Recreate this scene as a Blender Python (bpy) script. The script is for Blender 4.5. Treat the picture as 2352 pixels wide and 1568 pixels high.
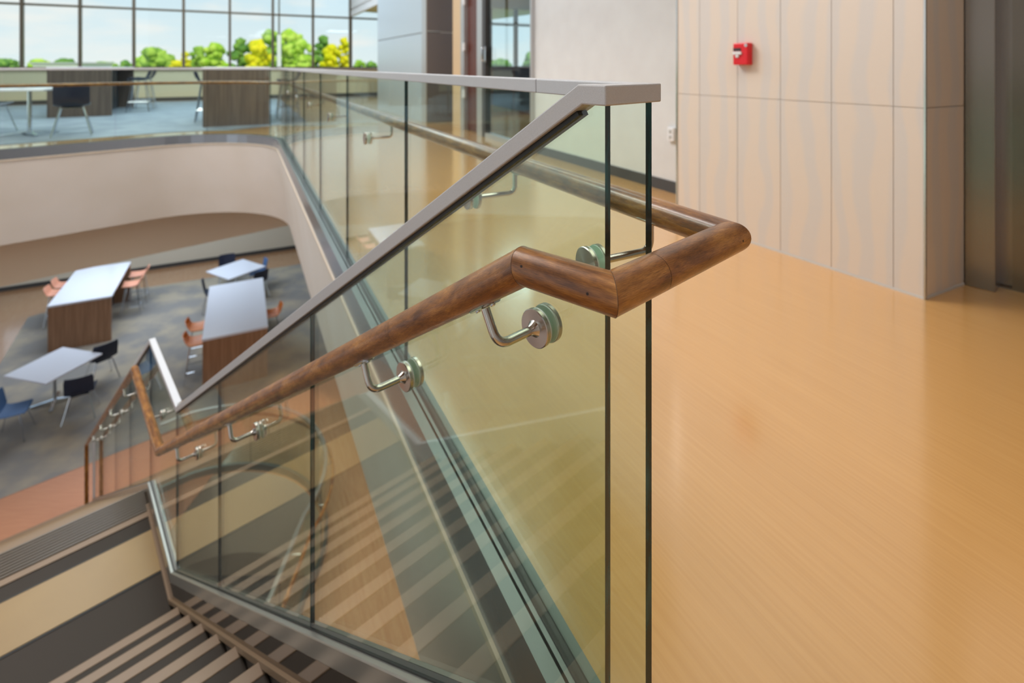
import bpy, bmesh, math, random
from mathutils import Vector, Matrix
random.seed(7)
PI = math.pi
S = bpy.context.scene
COL = S.collection
for o in list(bpy.data.objects):
    bpy.data.objects.remove(o)

# ------------------------------------------------------------------ camera
EYE = 1.09
cam = bpy.data.cameras.new('camera')
camo = bpy.data.objects.new('camera', cam)
COL.objects.link(camo)
camo.location = (0, 0, EYE)
camo.rotation_euler = (PI/2, 0, 0)
cam.sensor_width = 36
cam.lens = 1200/2352*36
cam.shift_y = -(784-152)/2352
cam.clip_start = 0.02
cam.clip_end = 2000
cam.dof.use_dof = True
cam.dof.focus_distance = 0.70
cam.dof.aperture_fstop = 4.0
S.camera = camo

# ------------------------------------------------------------------ colour helpers
def lin(c):
    c = c/255
    return c/12.92 if c <= 0.04045 else ((c+0.055)/1.055)**2.4
def rgb(r, g, b, k=1.0):
    return (lin(r)*k, lin(g)*k, lin(b)*k, 1)

# ------------------------------------------------------------------ world
SKY_STRENGTH = 1.18
W = bpy.data.worlds.new('sky')
S.world = W
W.use_nodes = True
nt = W.node_tree
nt.nodes.clear()
N = nt.nodes.new
tc = N('ShaderNodeTexCoord')
mp = N('ShaderNodeMapping'); mp.inputs['Scale'].default_value = (1.0, 1.0, 4.5)
ns = N('ShaderNodeTexNoise'); ns.inputs['Scale'].default_value = 5.0; ns.inputs['Detail'].default_value = 6; ns.inputs['Roughness'].default_value = 0.55
cr = N('ShaderNodeValToRGB'); cr.color_ramp.elements[0].position = 0.47; cr.color_ramp.elements[1].position = 0.66
sep = N('ShaderNodeSeparateXYZ')
gr = N('ShaderNodeValToRGB')
gr.color_ramp.elements[0].position = 0.0; gr.color_ramp.elements[0].color = rgb(224, 232, 234)
gr.color_ramp.elements[1].position = 0.5; gr.color_ramp.elements[1].color = rgb(150, 198, 235)
e = gr.color_ramp.elements.new(0.10); e.color = rgb(208, 226, 236)
mx = N('ShaderNodeMixRGB'); mx.inputs[2].default_value = rgb(236, 234, 232)
bg = N('ShaderNodeBackground'); bg.inputs['Strength'].default_value = SKY_STRENGTH
ow = N('ShaderNodeOutputWorld')
L = nt.links.new
L(tc.outputs['Generated'], mp.inputs['Vector']); L(mp.outputs['Vector'], ns.inputs['Vector'])
L(ns.outputs['Fac'], cr.inputs['Fac']); L(tc.outputs['Generated'], sep.inputs[0]); L(sep.outputs['Z'], gr.inputs['Fac'])
L(cr.outputs['Color'], mx.inputs[0]); L(gr.outputs['Color'], mx.inputs[1]); L(mx.outputs['Color'], bg.inputs['Color'])
L(bg.outputs[0], ow.inputs[0])

def sun(rot, energy, color, angle=1.0):
    l = bpy.data.lights.new('sun', 'SUN'); l.energy = energy; l.color = color; l.angle = math.radians(angle)
    o = bpy.data.objects.new('sun', l); COL.objects.link(o); o.rotation_euler = rot
    return o
sun((math.radians(48), 0, math.radians(28)), 3.0, (1, 0.93, 0.78))

def area(name, loc, size, energy, color, rot=(0, 0, 0)):
    l = bpy.data.lights.new(name, 'AREA'); l.shape = 'RECTANGLE'; l.size = size[0]; l.size_y = size[1]
    l.energy = energy; l.color = color
    o = bpy.data.objects.new(name, l); COL.objects.link(o); o.location = loc; o.rotation_euler = rot
    return o
WARM = (1.0, 0.93, 0.86)
NEUT = (1.0, 0.97, 0.94)
COOL = (0.78, 0.89, 1.0)
YAW1 = math.radians(27.4)
area('lobby_light', (1.1, 1.7, 3.10), (1.2, 3.0), 24, WARM, (0, 0, YAW1))
area('lobby_light', (0.4, -1.6, 3.10), (2.0, 1.2), 7, NEUT, (0, 0, YAW1))
area('corridor_light', (-0.9, 5.6, 3.10), (0.8, 4.0), 26, COOL, (0, 0, YAW1))
area('atrium_fill', (-5.0, 4.5, 6.3), (3.5, 3.5), 640, NEUT, (0, 0, YAW1))  # added fill that brightens the atrium and fascia, no fixture behind it
area('lounge_fill', (-8.0, 13.0, 6.3), (6.0, 4.0), 650, COOL, (0, 0, YAW1))  # added cool fill standing in for window daylight on the lounge carpet
area('lower_lounge_light', (-9.5, 13.4, -1.40), (4.0, 3.0), 190, COOL, (0, 0, YAW1))
area('lower_hall_light', (-1.6, 6.0, -1.40), (1.0, 3.0), 110, NEUT, (0, 0, YAW1))
area('basement_fill', (-4.6, 6.3, -6.8), (1.5, 1.5), 90, NEUT, (0, 0, YAW1))  # added fill to brighten the inside of the floor opening
area('office_light', (0.6, 10.6, 3.05), (1.5, 1.5), 60, COOL, (0, 0, YAW1))

S.view_settings.view_transform = 'Standard'
S.view_settings.look = 'None'
S.view_settings.exposure = 0.0
S.view_settings.gamma = 1.0
S.view_settings.use_curve_mapping = False
S.cycles.use_denoising = True
S.cycles.max_bounces = 14
S.cycles.transparent_max_bounces = 24
S.cycles.glossy_bounces = 6
S.cycles.diffuse_bounces = 4
S.cycles.caustics_reflective = False
S.cycles.caustics_refractive = False
S.cycles.sample_clamp_indirect = 4.0

# ------------------------------------------------------------------ materials
MATS = {}
def mat(name, color, rough=0.5, metal=0.0, spec=0.5, noise=None, bump=None, coat=0.0, aniso=None, coord='Object', rot=0.0):
    """noise=(scale vec, colour2, lo, hi, detail)"""
    m = bpy.data.materials.new(name); m.use_nodes = True
    t = m.node_tree; p = t.nodes['Principled BSDF']
    p.inputs['Base Color'].default_value = color
    p.inputs['Roughness'].default_value = rough
    p.inputs['Metallic'].default_value = metal
    p.inputs['Specular IOR Level'].default_value = spec
    p.inputs['Coat Weight'].default_value = coat
    p.inputs['Coat Roughness'].default_value = 0.12
    if noise or bump:
        tc = t.nodes.new('ShaderNodeTexCoord')
    if noise:
        sc, c2, lo, hi, det = noise
        mp = t.nodes.new('ShaderNodeMapping'); mp.inputs['Scale'].default_value = sc; mp.inputs['Rotation'].default_value = (0, 0, rot)
        mp.vector_type = 'TEXTURE' if False else 'POINT'
        n = t.nodes.new('ShaderNodeTexNoise'); n.inputs['Scale'].default_value = 1; n.inputs['Detail'].default_value = det
        r = t.nodes.new('ShaderNodeValToRGB')
        r.color_ramp.elements[0].position = lo; r.color_ramp.elements[0].color = color
        r.color_ramp.elements[1].position = hi; r.color_ramp.elements[1].color = c2
        t.links.new(tc.outputs[coord], mp.inputs[0]); t.links.new(mp.outputs[0], n.inputs[0])
        t.links.new(n.outputs['Fac'], r.inputs[0]); t.links.new(r.outputs[0], p.inputs['Base Color'])
    if bump:
        sc, st = bump
        mp2 = t.nodes.new('ShaderNodeMapping'); mp2.inputs['Scale'].default_value = sc; mp2.inputs['Rotation'].default_value = (0, 0, rot)
        n2 = t.nodes.new('ShaderNodeTexNoise'); n2.inputs['Scale'].default_value = 1; n2.inputs['Detail'].default_value = 3
        b = t.nodes.new('ShaderNodeBump'); b.inputs['Strength'].default_value = st; b.inputs['Distance'].default_value = 0.002
        t.links.new(tc.outputs[coord], mp2.inputs[0]); t.links.new(mp2.outputs[0], n2.inputs[0])
        t.links.new(n2.outputs['Fac'], b.inputs['Height']); t.links.new(b.outputs[0], p.inputs['Normal'])
    if aniso is not None:
        p.inputs['Anisotropic'].default_value = 0.8
        tg = t.nodes.new('ShaderNodeTangent'); tg.direction_type = 'RADIAL'; tg.axis = aniso
        t.links.new(tg.outputs[0], p.inputs['Tangent'])
    MATS[name] = m
    return m

M_FLOOR = mat('tan_vinyl', rgb(214, 163, 98), 0.22, spec=0.9, coat=1.0, noise=((2.2, 120, 30), rgb(206, 154, 90), 0.30, 0.72, 4), rot=0)
M_FLOOR.node_tree.nodes['Principled BSDF'].inputs['Coat IOR'].default_value = 1.6
M_FLOOR2 = mat('tan_vinyl_lower', rgb(190, 150, 112), 0.25, coat=0.8, noise=((3, 90, 30), rgb(175, 128, 92), 0.3, 0.7, 3))
M_SALMON = mat('salmon_vinyl', rgb(200, 140, 102), 0.5, noise=((3, 90, 30), rgb(188, 126, 90), 0.3, 0.7, 3))
M_CARPET = mat('grey_carpet', rgb(146, 144, 142), 0.95, spec=0.1, noise=((1.3, 1.3, 1.3), rgb(176, 166, 150), 0.42, 0.60, 9))
M_CARPET_UP = mat('blue_grey_carpet', rgb(128, 140, 156), 0.55, spec=0.6, noise=((2.5, 2.5, 2.5), rgb(146, 158, 172), 0.40, 0.62, 8))
M_WHITE = mat('white_paint', rgb(208, 210, 212), 0.6, noise=((5, 5, 5), rgb(203, 204, 206), 0.3, 0.7, 3))
M_CREAM = mat('cream_paint', rgb(220, 205, 186), 0.6)
M_FASCIA = mat('fascia_plaster', rgb(234, 226, 220), 0.65, noise=((1.2, 1.2, 1.2), rgb(226, 216, 206), 0.3, 0.7, 2))
M_TANBULK = mat('tan_bulkhead', rgb(238, 224, 204), 0.7)
M_SILLWALL = mat('sill_wall_paint', rgb(196, 190, 165), 0.6)
M_BASE = mat('dark_baseboard', rgb(66, 66, 68), 0.5)
M_CEIL = mat('ceiling_white', rgb(226, 224, 220), 0.8)
M_MULL = mat('mullion_bronze', rgb(98, 90, 76), 0.4, 0.4)
M_ALU = mat('aluminium', rgb(196, 196, 198), 0.35, 0.7)
M_SATIN = mat('cap_satin_grey', rgb(206, 206, 210), 0.42, 0.10, noise=((900, 900, 900), rgb(198, 198, 202), 0.4, 0.6, 1), bump=((700, 700, 700), 0.08))
M_SHOE = mat('shoe_aluminium', rgb(188, 186, 180), 0.30, 0.75)
M_TRIM = mat('polished_dark_trim', rgb(150, 156, 166), 0.24, 0.6)
M_TRIMTOP = mat('satin_trim_top', rgb(112, 118, 116), 0.34, 0.7)
M_STRINGER = mat('dark_stringer_metal', rgb(126, 112, 98), 0.07, 0.9)
M_STEEL = mat('brushed_steel', rgb(205, 200, 194), 0.16, 1.0, bump=((40, 40, 2500), 0.05))
M_STEELD = mat('turned_steel_disc', rgb(196, 188, 180), 0.22, 1.0, aniso='Z')
M_GASKET = mat('clear_gasket', rgb(230, 240, 238), 0.35)
M_BLACK = mat('black_gasket', rgb(18, 20, 18), 0.5)
M_GEDGE = mat('glass_edge', rgb(12, 48, 52), 0.12, spec=0.7, noise=((60, 60, 9), rgb(26, 104, 114), 0.48, 0.75, 4))
M_TREAD = mat('dark_rubber_tread', rgb(54, 45, 36), 0.6, spec=0.25, noise=((2, 2, 2), rgb(53, 45, 37), 0.3, 0.7, 4))
M_NOSE = mat('tan_nosing', rgb(136, 112, 88), 0.45)
M_RIBS = mat('ribbed_rubber', rgb(104, 92, 78), 0.35)
M_BEIGE = mat('beige_landing_band', rgb(158, 130, 84), 0.4, noise=((3, 3, 3), rgb(152, 124, 80), 0.35, 0.65, 2))
M_TWHITE = mat('white_laminate', rgb(222, 226, 240), 0.22)
M_TWOOD = mat('brown_woodgrain', rgb(164, 126, 98), 0.4, noise=((26, 26, 1.2), rgb(142, 106, 80), 0.35, 0.65, 5))
M_TWOODG = mat('grey_woodgrain', rgb(112, 98, 90), 0.4, noise=((26, 26, 1.2), rgb(92, 80, 76), 0.35, 0.65, 5))
M_DARKSIDE = mat('dark_side_panel', rgb(52, 58, 68), 0.4)
M_NAVY = mat('navy_plastic', rgb(38, 44, 66), 0.35)
M_BLUE = mat('blue_upholstery', rgb(70, 108, 158), 0.6)
M_ORANGE = mat('orange_shell', rgb(226, 132, 62), 0.4)
M_PEACH = mat('peach_shell', rgb(236, 168, 140), 0.4)
M_CHROME = mat('chrome', rgb(215, 220, 228), 0.15, 1.0)
M_RED = mat('red_plastic', rgb(214, 18, 34), 0.35)
M_DOORWOOD = mat('mahogany_door', rgb(92, 38, 24), 0.35, noise=((60, 60, 3), rgb(78, 32, 22), 0.35, 0.65, 3))
M_ELEV = mat('elevator_steel', rgb(150, 140, 132), 0.22, 0.95, bump=((900, 900, 6), 0.04))
M_ELEVD = mat('elevator_door_steel', rgb(132, 122, 112), 0.20, 0.95, bump=((900, 900, 6), 0.04))
M_METALP = mat('pale_metal_panel', rgb(200, 212, 222), 0.30, 0.5, bump=((2, 2, 500), 0.06))
M_GREYP = mat('grey_metal_panel', rgb(112, 108, 110), 0.42, 0.3)
M_GRASS = mat('lawn', rgb(120, 150, 70), 0.9, noise=((0.05, 0.05, 0.05), rgb(165, 185, 70), 0.4, 0.6, 5))
M_TRUNK = mat('bark', rgb(90, 74, 60), 0.9)
M_BLDG = mat('far_white_wall', rgb(225, 225, 225), 0.7)
M_TOUCH = mat('dark_plastic', rgb(48, 44, 46), 0.4)
M_SOCKET = mat('socket_white', rgb(222, 224, 228), 0.4)
def leafmat(name, a, b):
    return mat(name, rgb(*a), 0.8, spec=0.2, noise=((0.9, 0.9, 0.9), rgb(*b), 0.42, 0.58, 10))
LEAF = [leafmat('leaf_green', (120, 160, 50), (165, 195, 80)), leafmat('leaf_yellow', (205, 200, 20), (232, 214, 40)),
        leafmat('leaf_lime', (150, 190, 50), (190, 212, 90)), leafmat('leaf_deep', (86, 130, 55), (128, 165, 70))]

def wood():
    m = bpy.data.materials.new('stained_walnut'); m.use_nodes = True
    t = m.node_tree; p = t.nodes['Principled BSDF']
    tc = t.nodes.new('ShaderNodeTexCoord')
    def noise(sc, det, rgh=0.5, dist=0.0):
        mp = t.nodes.new('ShaderNodeMapping'); mp.inputs['Scale'].default_value = sc
        n = t.nodes.new('ShaderNodeTexNoise'); n.inputs['Scale'].default_value = 1; n.inputs['Detail'].default_value = det
        n.inputs['Roughness'].default_value = rgh; n.inputs['Distortion'].default_value = dist
        t.links.new(tc.outputs['UV'], mp.inputs[0]); t.links.new(mp.outputs[0], n.inputs[0]); return n
    a = noise((10, 34, 1), 5, 0.6, 0.35)     # broad blotches
    b = noise((70, 1100, 1), 4, 0.7)    # fine pores along the rail
    r = t.nodes.new('ShaderNodeValToRGB')
    r.color_ramp.elements[0].position = 0.34; r.color_ramp.elements[0].color = rgb(108, 62, 22)
    r.color_ramp.elements[1].position = 0.68; r.color_ramp.elements[1].color = rgb(208, 146, 70)
    e = r.color_ramp.elements.new(0.5); e.color = rgb(162, 103, 44)
    t.links.new(a.outputs['Fac'], r.inputs[0])
    r2 = t.nodes.new('ShaderNodeValToRGB')
    r2.color_ramp.elements[0].position = 0.36; r2.color_ramp.elements[0].color = (0.34, 0.29, 0.26, 1)
    r2.color_ramp.elements[1].position = 0.60; r2.color_ramp.elements[1].color = (1, 1, 1, 1)
    t.links.new(b.outputs['Fac'], r2.inputs[0])
    mx = t.nodes.new('ShaderNodeMixRGB'); mx.blend_type = 'MULTIPLY'; mx.inputs[0].default_value = 0.75
    t.links.new(r.outputs[0], mx.inputs[1]); t.links.new(r2.outputs[0], mx.inputs[2]); t.links.new(mx.outputs[0], p.inputs['Base Color'])
    p.inputs['Roughness'].default_value = 0.34; p.inputs['Coat Weight'].default_value = 0.35; p.inputs['Coat Roughness'].default_value = 0.16
    bp = t.nodes.new('ShaderNodeBump'); bp.inputs['Strength'].default_value = 0.12; bp.inputs['Distance'].default_value = 0.001
    t.links.new(b.outputs['Fac'], bp.inputs['Height']); t.links.new(bp.outputs[0], p.inputs['Normal'])
    return m
M_WOOD = wood()

def glassmat(name, tint, ior=1.5, rough=0.0):
    m = bpy.data.materials.new(name); m.use_nodes = True
    t = m.node_tree; t.nodes.clear()
    tr = t.nodes.new('ShaderNodeBsdfTransparent'); tr.inputs[0].default_value = tint
    gl = t.nodes.new('ShaderNodeBsdfGlossy'); gl.inputs['Roughness'].default_value = rough; gl.inputs[0].default_value = (1, 1, 1, 1)
    fr = t.nodes.new('ShaderNodeFresnel')          # both faces of a pane reflect like air-to-glass
    ge = t.nodes.new('ShaderNodeNewGeometry'); mr = t.nodes.new('ShaderNodeMapRange')
    mr.inputs['To Min'].default_value = ior; mr.inputs['To Max'].default_value = 1/ior
    t.links.new(ge.outputs['Backfacing'], mr.inputs['Value']); t.links.new(mr.outputs[0], fr.inputs['IOR'])
    mx = t.nodes.new('ShaderNodeMixShader'); o = t.nodes.new('ShaderNodeOutputMaterial')
    t.links.new(fr.outputs[0], mx.inputs[0]); t.links.new(tr.outputs[0], mx.inputs[1]); t.links.new(gl.outputs[0], mx.inputs[2]); t.links.new(mx.outputs[0], o.inputs[0])
    return m
M_GLASS = glassmat('guard_glass', (0.90, 0.96, 0.905, 1))
M_BGLASS = glassmat('balcony_glass', (0.90, 0.96, 0.915, 1), 1.14)
M_WGLASS = glassmat('window_glass', (0.95, 0.98, 0.97, 1), 1.35)
M_OGLASS = glassmat('office_glass', (0.90, 0.97, 0.99, 1), 1.4)

def panelmat():
    """woven acoustic panel: fine weave with broad wavy lighter stripes printed in it"""
    m = bpy.data.materials.new('woven_wall_panel'); m.use_nodes = True
    t = m.node_tree; p = t.nodes['Principled BSDF']; p.inputs['Roughness'].default_value = 0.5
    tc = t.nodes.new('ShaderNodeTexCoord')
    mp = t.nodes.new('ShaderNodeMapping'); mp.inputs['Scale'].default_value = (1, 1, 1)
    wv = t.nodes.new('ShaderNodeTexWave'); wv.wave_type = 'BANDS'; wv.bands_direction = 'X'
    wv.inputs['Scale'].default_value = 2.2; wv.inputs['Distortion'].default_value = 0.0
    sp = t.nodes.new('ShaderNodeSeparateXYZ'); cb = t.nodes.new('ShaderNodeCombineXYZ')
    nz = t.nodes.new('ShaderNodeTexNoise'); nz.inputs['Scale'].default_value = 1; nz.inputs['Detail'].default_value = 1
    mpn = t.nodes.new('ShaderNodeMapping'); mpn.inputs['Scale'].default_value = (4.0, 4.0, 1.6)
    ma = t.nodes.new('ShaderNodeMath'); ma.operation = 'MULTIPLY_ADD'; ma.inputs[1].default_value = 0.20
    t.links.new(tc.outputs['Object'], mpn.inputs[0]); t.links.new(mpn.outputs[0], nz.inputs[0])
    t.links.new(tc.outputs['Object'], sp.inputs[0]); t.links.new(nz.outputs['Fac'], ma.inputs[0]); t.links.new(sp.outputs['X'], ma.inputs[2])
    t.links.new(ma.outputs[0], cb.inputs[0]); t.links.new(cb.outputs[0], wv.inputs['Vector'])
    r = t.nodes.new('ShaderNodeValToRGB')
    r.color_ramp.elements[0].position = 0.30; r.color_ramp.elements[0].color = rgb(217, 205, 194)
    r.color_ramp.elements[1].position = 0.75; r.color_ramp.elements[1].color = rgb(209, 203, 199)
    t.links.new(wv.outputs['Fac'], r.inputs[0]); t.links.new(r.outputs[0], p.inputs['Base Color'])
    w2 = t.nodes.new('ShaderNodeTexWave'); w2.bands_direction = 'DIAGONAL'; w2.inputs['Scale'].default_value = 55
    b = t.nodes.new('ShaderNodeBump'); b.inputs['Strength'].default_value = 0.25; b.inputs['Distance'].default_value = 0.001
    t.links.new(tc.outputs['Object'], w2.inputs[0]); t.links.new(w2.outputs['Fac'], b.inputs['Height']); t.links.new(b.outputs[0], p.inputs['Normal'])
    return m
M_PANEL = panelmat()

def emis(name, c, s):
    m = bpy.data.materials.new(name); m.use_nodes = True
    t = m.node_tree; t.nodes.clear()
    e = t.nodes.new('ShaderNodeEmission'); e.inputs[0].default_value = c; e.inputs[1].default_value = s
    o = t.nodes.new('ShaderNodeOutputMaterial'); t.links.new(e.outputs[0], o.inputs[0]); return m
M_LAMP = emis('lamp_diffuser', (1, 0.95, 0.88, 1), 2.2)

# ------------------------------------------------------------------ object helpers
WM = {}     # world matrices of everything built
def place(o, M, parent=None):
    WM[o.name] = M.copy()
    if parent is not None:
        o.parent = parent
        o.matrix_basis = WM[parent.name].inverted() @ M
    else:
        o.matrix_basis = M
    return o
def tag(o, label=None, cat=None, group=None, kind=None):
    if label: o['label'] = label
    if cat: o['category'] = cat
    if group: o['group'] = group
    if kind: o['kind'] = kind
    return o
def thing(name, label, cat, loc=(0, 0, 0), rz=0.0, group=None):
    o = bpy.data.objects.new(name, None); o.empty_display_size = 0.1; COL.objects.link(o)
    place(o, Matrix.Translation(loc) @ Matrix.Rotation(rz, 4, 'Z'))
    return tag(o, label, cat, group)
class MB:
    """collects vertices and faces, in the frame F (a matrix), of one mesh"""
    def __init__(s): s.v = []; s.f = []; s.m = []; s.uv = []; s.sm = []
    def add(s, vs, fs, mi=0, smooth=False, uvs=None):
        b = len(s.v); s.v += [tuple(v) for v in vs]
        for i, f in enumerate(fs):
            s.f.append(tuple(b+k for k in f)); s.m.append(mi if isinstance(mi, int) else mi[i]); s.sm.append(smooth)
            s.uv.append(uvs[i] if uvs else None)
        return s
    def box(s, x0, x1, y0, y1, z0, z1, mi=0):
        vs = [(x, y, z) for z in (z0, z1) for y in (y0, y1) for x in (x0, x1)]
        return s.add(vs, [(0, 2, 3, 1), (4, 5, 7, 6), (0, 1, 5, 4), (1, 3, 7, 5), (3, 2, 6, 7), (2, 0, 4, 6)], mi)
    def prism(s, pts, z0, z1, mi=0):
        n = len(pts)
        a = sum(pts[i][0]*pts[(i+1) % n][1]-pts[(i+1) % n][0]*pts[i][1] for i in range(n))
        if a < 0: pts = pts[::-1]
        vs = [(p[0], p[1], z0) for p in pts]+[(p[0], p[1], z1) for p in pts]
        fs = [tuple(range(n-1, -1, -1)), tuple(range(n, 2*n))]+[(i, (i+1) % n, n+(i+1) % n, n+i) for i in range(n)]
        return s.add(vs, fs, mi)
    def lathe(s, prof, n=24, axis='z', c=(0, 0, 0), mi=0, smooth=True):
        vs = []; fs = []
        for (r, h) in prof:
            for k in range(n):
                a = 2*PI*k/n; vs.append((c[0]+r*math.cos(a), c[1]+r*math.sin(a), c[2]+h))
        for i in range(len(prof)-1):
            for k in range(n):
                fs.append((i*n+k, i*n+(k+1) % n, (i+1)*n+(k+1) % n, (i+1)*n+k))
        s.add(vs, fs, mi, smooth)
        b = len(s.v)-len(vs)
        s.f.append(tuple(b+k for k in range(n-1, -1, -1))); s.m.append(mi); s.sm.append(False); s.uv.append(None)
        t = b+(len(prof)-1)*n
        s.f.append(tuple(t+k for k in range(n))); s.m.append(mi); s.sm.append(False); s.uv.append(None)
        return s
    def build(s, name, mats, parent=None, M=None, bevel=0.0, seg=2, edge_split=True):
        me = bpy.data.meshes.new(name)
        me.from_pydata(s.v, [], s.f)
        for m in (mats if isinstance(mats, (list, tuple)) else [mats]): me.materials.append(m)
        for p, mi, sm in zip(me.polygons, s.m, s.sm): p.material_index = mi; p.use_smooth = sm
        if any(u is not None for u in s.uv):
            ul = me.uv_layers.new(name='UVMap')
            for p, u in zip(me.polygons, s.uv):
                if u:
                    for li, c in zip(p.loop_indices, u): ul.data[li].uv = c
        me.update()
        if any(s.sm):
            try: me.set_sharp_from_angle(angle=math.radians(40))
            except Exception: pass
        o = bpy.data.objects.new(name, me); COL.objects.link(o)
        if M is None: M = WM[parent.name] if parent is not None else Matrix.Identity(4)
        place(o, M, parent)
        if bevel > 0:
            b = o.modifiers.new('bevel', 'BEVEL'); b.width = bevel; b.segments = seg; b.limit_method = 'ANGLE'; b.angle_limit = math.radians(35)
        return o
def unit(v): v = Vector(v); return v.normalized()
def rings(path, prof, ends=None):
    """mitred rings of the profile (a: side, b: up) along a 3-D path"""
    P = [Vector(p) for p in path]; n = len(P)
    D = [(P[i+1]-P[i]).normalized() for i in range(n-1)]
    side = None; SU = []
    for d in D:
        s_ = d.cross(Vector((0, 0, 1)))
        if s_.length < 0.05: s_ = side if side is not None else Vector((1, 0, 0)); s_ = (s_-d*s_.dot(d))
        s_.normalize(); side = s_; SU.append((s_, s_.cross(d)))
    out = []
    for i in range(n):
        k = max(0, i-1) if i > 0 else 0
        d = D[k]; s_, u = SU[k]
        if i == 0: nrm = D[0]
        elif i == n-1: nrm = D[-1]
        else: nrm = (D[i-1]+D[i]).normalized()
        if ends and i == 0 and ends[0] is not None: nrm = Vector(ends[0]).normalized()
        if ends and i == n-1 and ends[1] is not None: nrm = Vector(ends[1]).normalized()
        ring = []
        for a, b in prof:
            q = P[i]+s_*a+u*b
            ring.append(q+d*((P[i]-q).dot(nrm)/d.dot(nrm)))
        out.append(ring)
    return out
def sweep(mb, path, prof, smooth=False, mi=0, caps=True, ends=None, u0=0.0):
    R = rings(path, prof, ends); m = len(prof); vs = [v for r in R for v in r]; fs = []; uvs = []
    per = [0]
    for k in range(m): per.append(per[-1]+math.dist(prof[k], prof[(k+1) % m]))
    ln = [u0]
    for i in range(1, len(path)): ln.append(ln[-1]+(Vector(path[i])-Vector(path[i-1])).length)
    for i in range(len(R)-1):
        for k in range(m):
            fs.append((i*m+k, i*m+(k+1) % m, (i+1)*m+(k+1) % m, (i+1)*m+k))
            uvs.append(((ln[i], per[k]), (ln[i], per[k+1]), (ln[i+1], per[k+1]), (ln[i+1], per[k])))
    mb.add(vs, fs, mi, smooth, uvs)
    if caps:
        b = len(mb.v)-len(vs)
        mb.f.append(tuple(b+k for k in range(m-1, -1, -1))); mb.m.append(mi); mb.sm.append(False); mb.uv.append([(0, 0)]*m)
        t = b+(len(R)-1)*m
        mb.f.append(tuple(t+k for k in range(m))); mb.m.append(mi); mb.sm.append(False); mb.uv.append([(0, 0)]*m)
    return mb
def circ(r, n=16): return [(r*math.cos(2*PI*k/n), r*math.sin(2*PI*k/n)) for k in range(n)]
def rect(w, h, zb=0.0): return [(-w/2, zb), (w/2, zb), (w/2, zb+h), (-w/2, zb+h)]
def rod(mb, a, b, r, n=8, mi=0): return sweep(mb, [a, b], circ(r, n), True, mi)
def fillet(path, r, n=6):
    """rounds the corners of a 3-D polyline"""
    P = [Vector(p) for p in path]; out = [P[0]]
    for i in range(1, len(P)-1):
        a = (P[i-1]-P[i]).normalized(); b = (P[i+1]-P[i]).normalized(); A = P[i]+a*r; B = P[i]+b*r
        for k in range(n+1):
            t = k/n; out.append(A*(1-t)**2+P[i]*2*t*(1-t)+B*t*t)
    out.append(P[-1]); return out
def wallbox(mb, a, b, th, z0, z1, mi=0):
    """upright slab from plan point a to b, th thick towards the right of a->b"""
    d = Vector((b[0]-a[0], b[1]-a[1])).normalized(); r = Vector((d.y, -d.x))*th
    return mb.prism([a, b, (b[0]+r.x, b[1]+r.y), (a[0]+r.x, a[1]+r.y)], z0, z1, mi)
def copy_tree(o, M, parent=None):
    c = o.copy(); COL.objects.link(c)
    rel = WM[o.name].inverted()
    place(c, M, parent)
    for ch in [x for x in bpy.data.objects if x.parent == o]:
        copy_tree(ch, M @ rel @ WM[ch.name], c)
    return c

# ------------------------------------------------------------------ building frames (plan directions)
d1 = Vector((-0.460, 0.888)); e1 = Vector((0.888, 0.460))      # balcony run and its floor side
d3 = Vector((-0.669, 0.743)); n3 = Vector((-0.743, -0.669))    # stair run and its walking side
G = Vector((0.129, 0.704)); B = Vector((0.2014, 0.770))        # glass ends at the head of the stair
ZL = -5.45; ZB = -10.6                                        # lower floors
SL = 0.637                                                     # slope of the flights
TOPC = 1.065; CAPH = 0.0275
def sp(t, o=0.0, z=0.0):
    p = G+d3*t+n3*o; return Vector((p.x, p.y, z))
def bp(t, o=0.0, z=0.0):
    p = B+d1*t+e1*o; return Vector((p.x, p.y, z))
# nosing line of the stair at run t
T0, T1, T2, T3 = 0.02, 3.066, 3.93, 9.35
ZLAND = -1.94
def nos(t):
    if t <= T0: return 0.0
    if t <= T1: return -(t-T0)*SL
    if t <= T2: return ZLAND
    return ZLAND-(t-T2)*SL*1.0
# balcony glass line in plan: straight, a rounded corner, then the far leg
def balcony_path():
    pts = [bp(0).xy]
    ta = 7.75; r = 1.36
    pa = bp(ta).xy; fd = Vector((-0.707, -0.707))
    c = pa-e1*r          # arc centre on the void side
    pts.append(pa)
    a0 = math.atan2(e1.y, e1.x); tot = math.radians(107.6)
    for k in range(1, 15):
        a = a0+tot*k/14; pts.append(Vector((c.x+r*math.cos(a), c.y+r*math.sin(a))))
    pts.append(pts[-1]+fd*6.0)
    return pts
BP = balcony_path()
def offs(pts, o):
    """plan polyline shifted to its right by o"""
    out = []; n = len(pts)
    for i, p in enumerate(pts):
        dd = []
        if i > 0: dd.append((pts[i]-pts[i-1]).normalized())
        if i < n-1: dd.append((pts[i+1]-pts[i]).normalized())
        ns_ = [Vector((d.y, -d.x)) for d in dd]
        m = sum(ns_, Vector((0, 0))).normalized()
        out.append(p+m*(o/max(0.3, m.dot(ns_[0]))))
    return out
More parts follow.
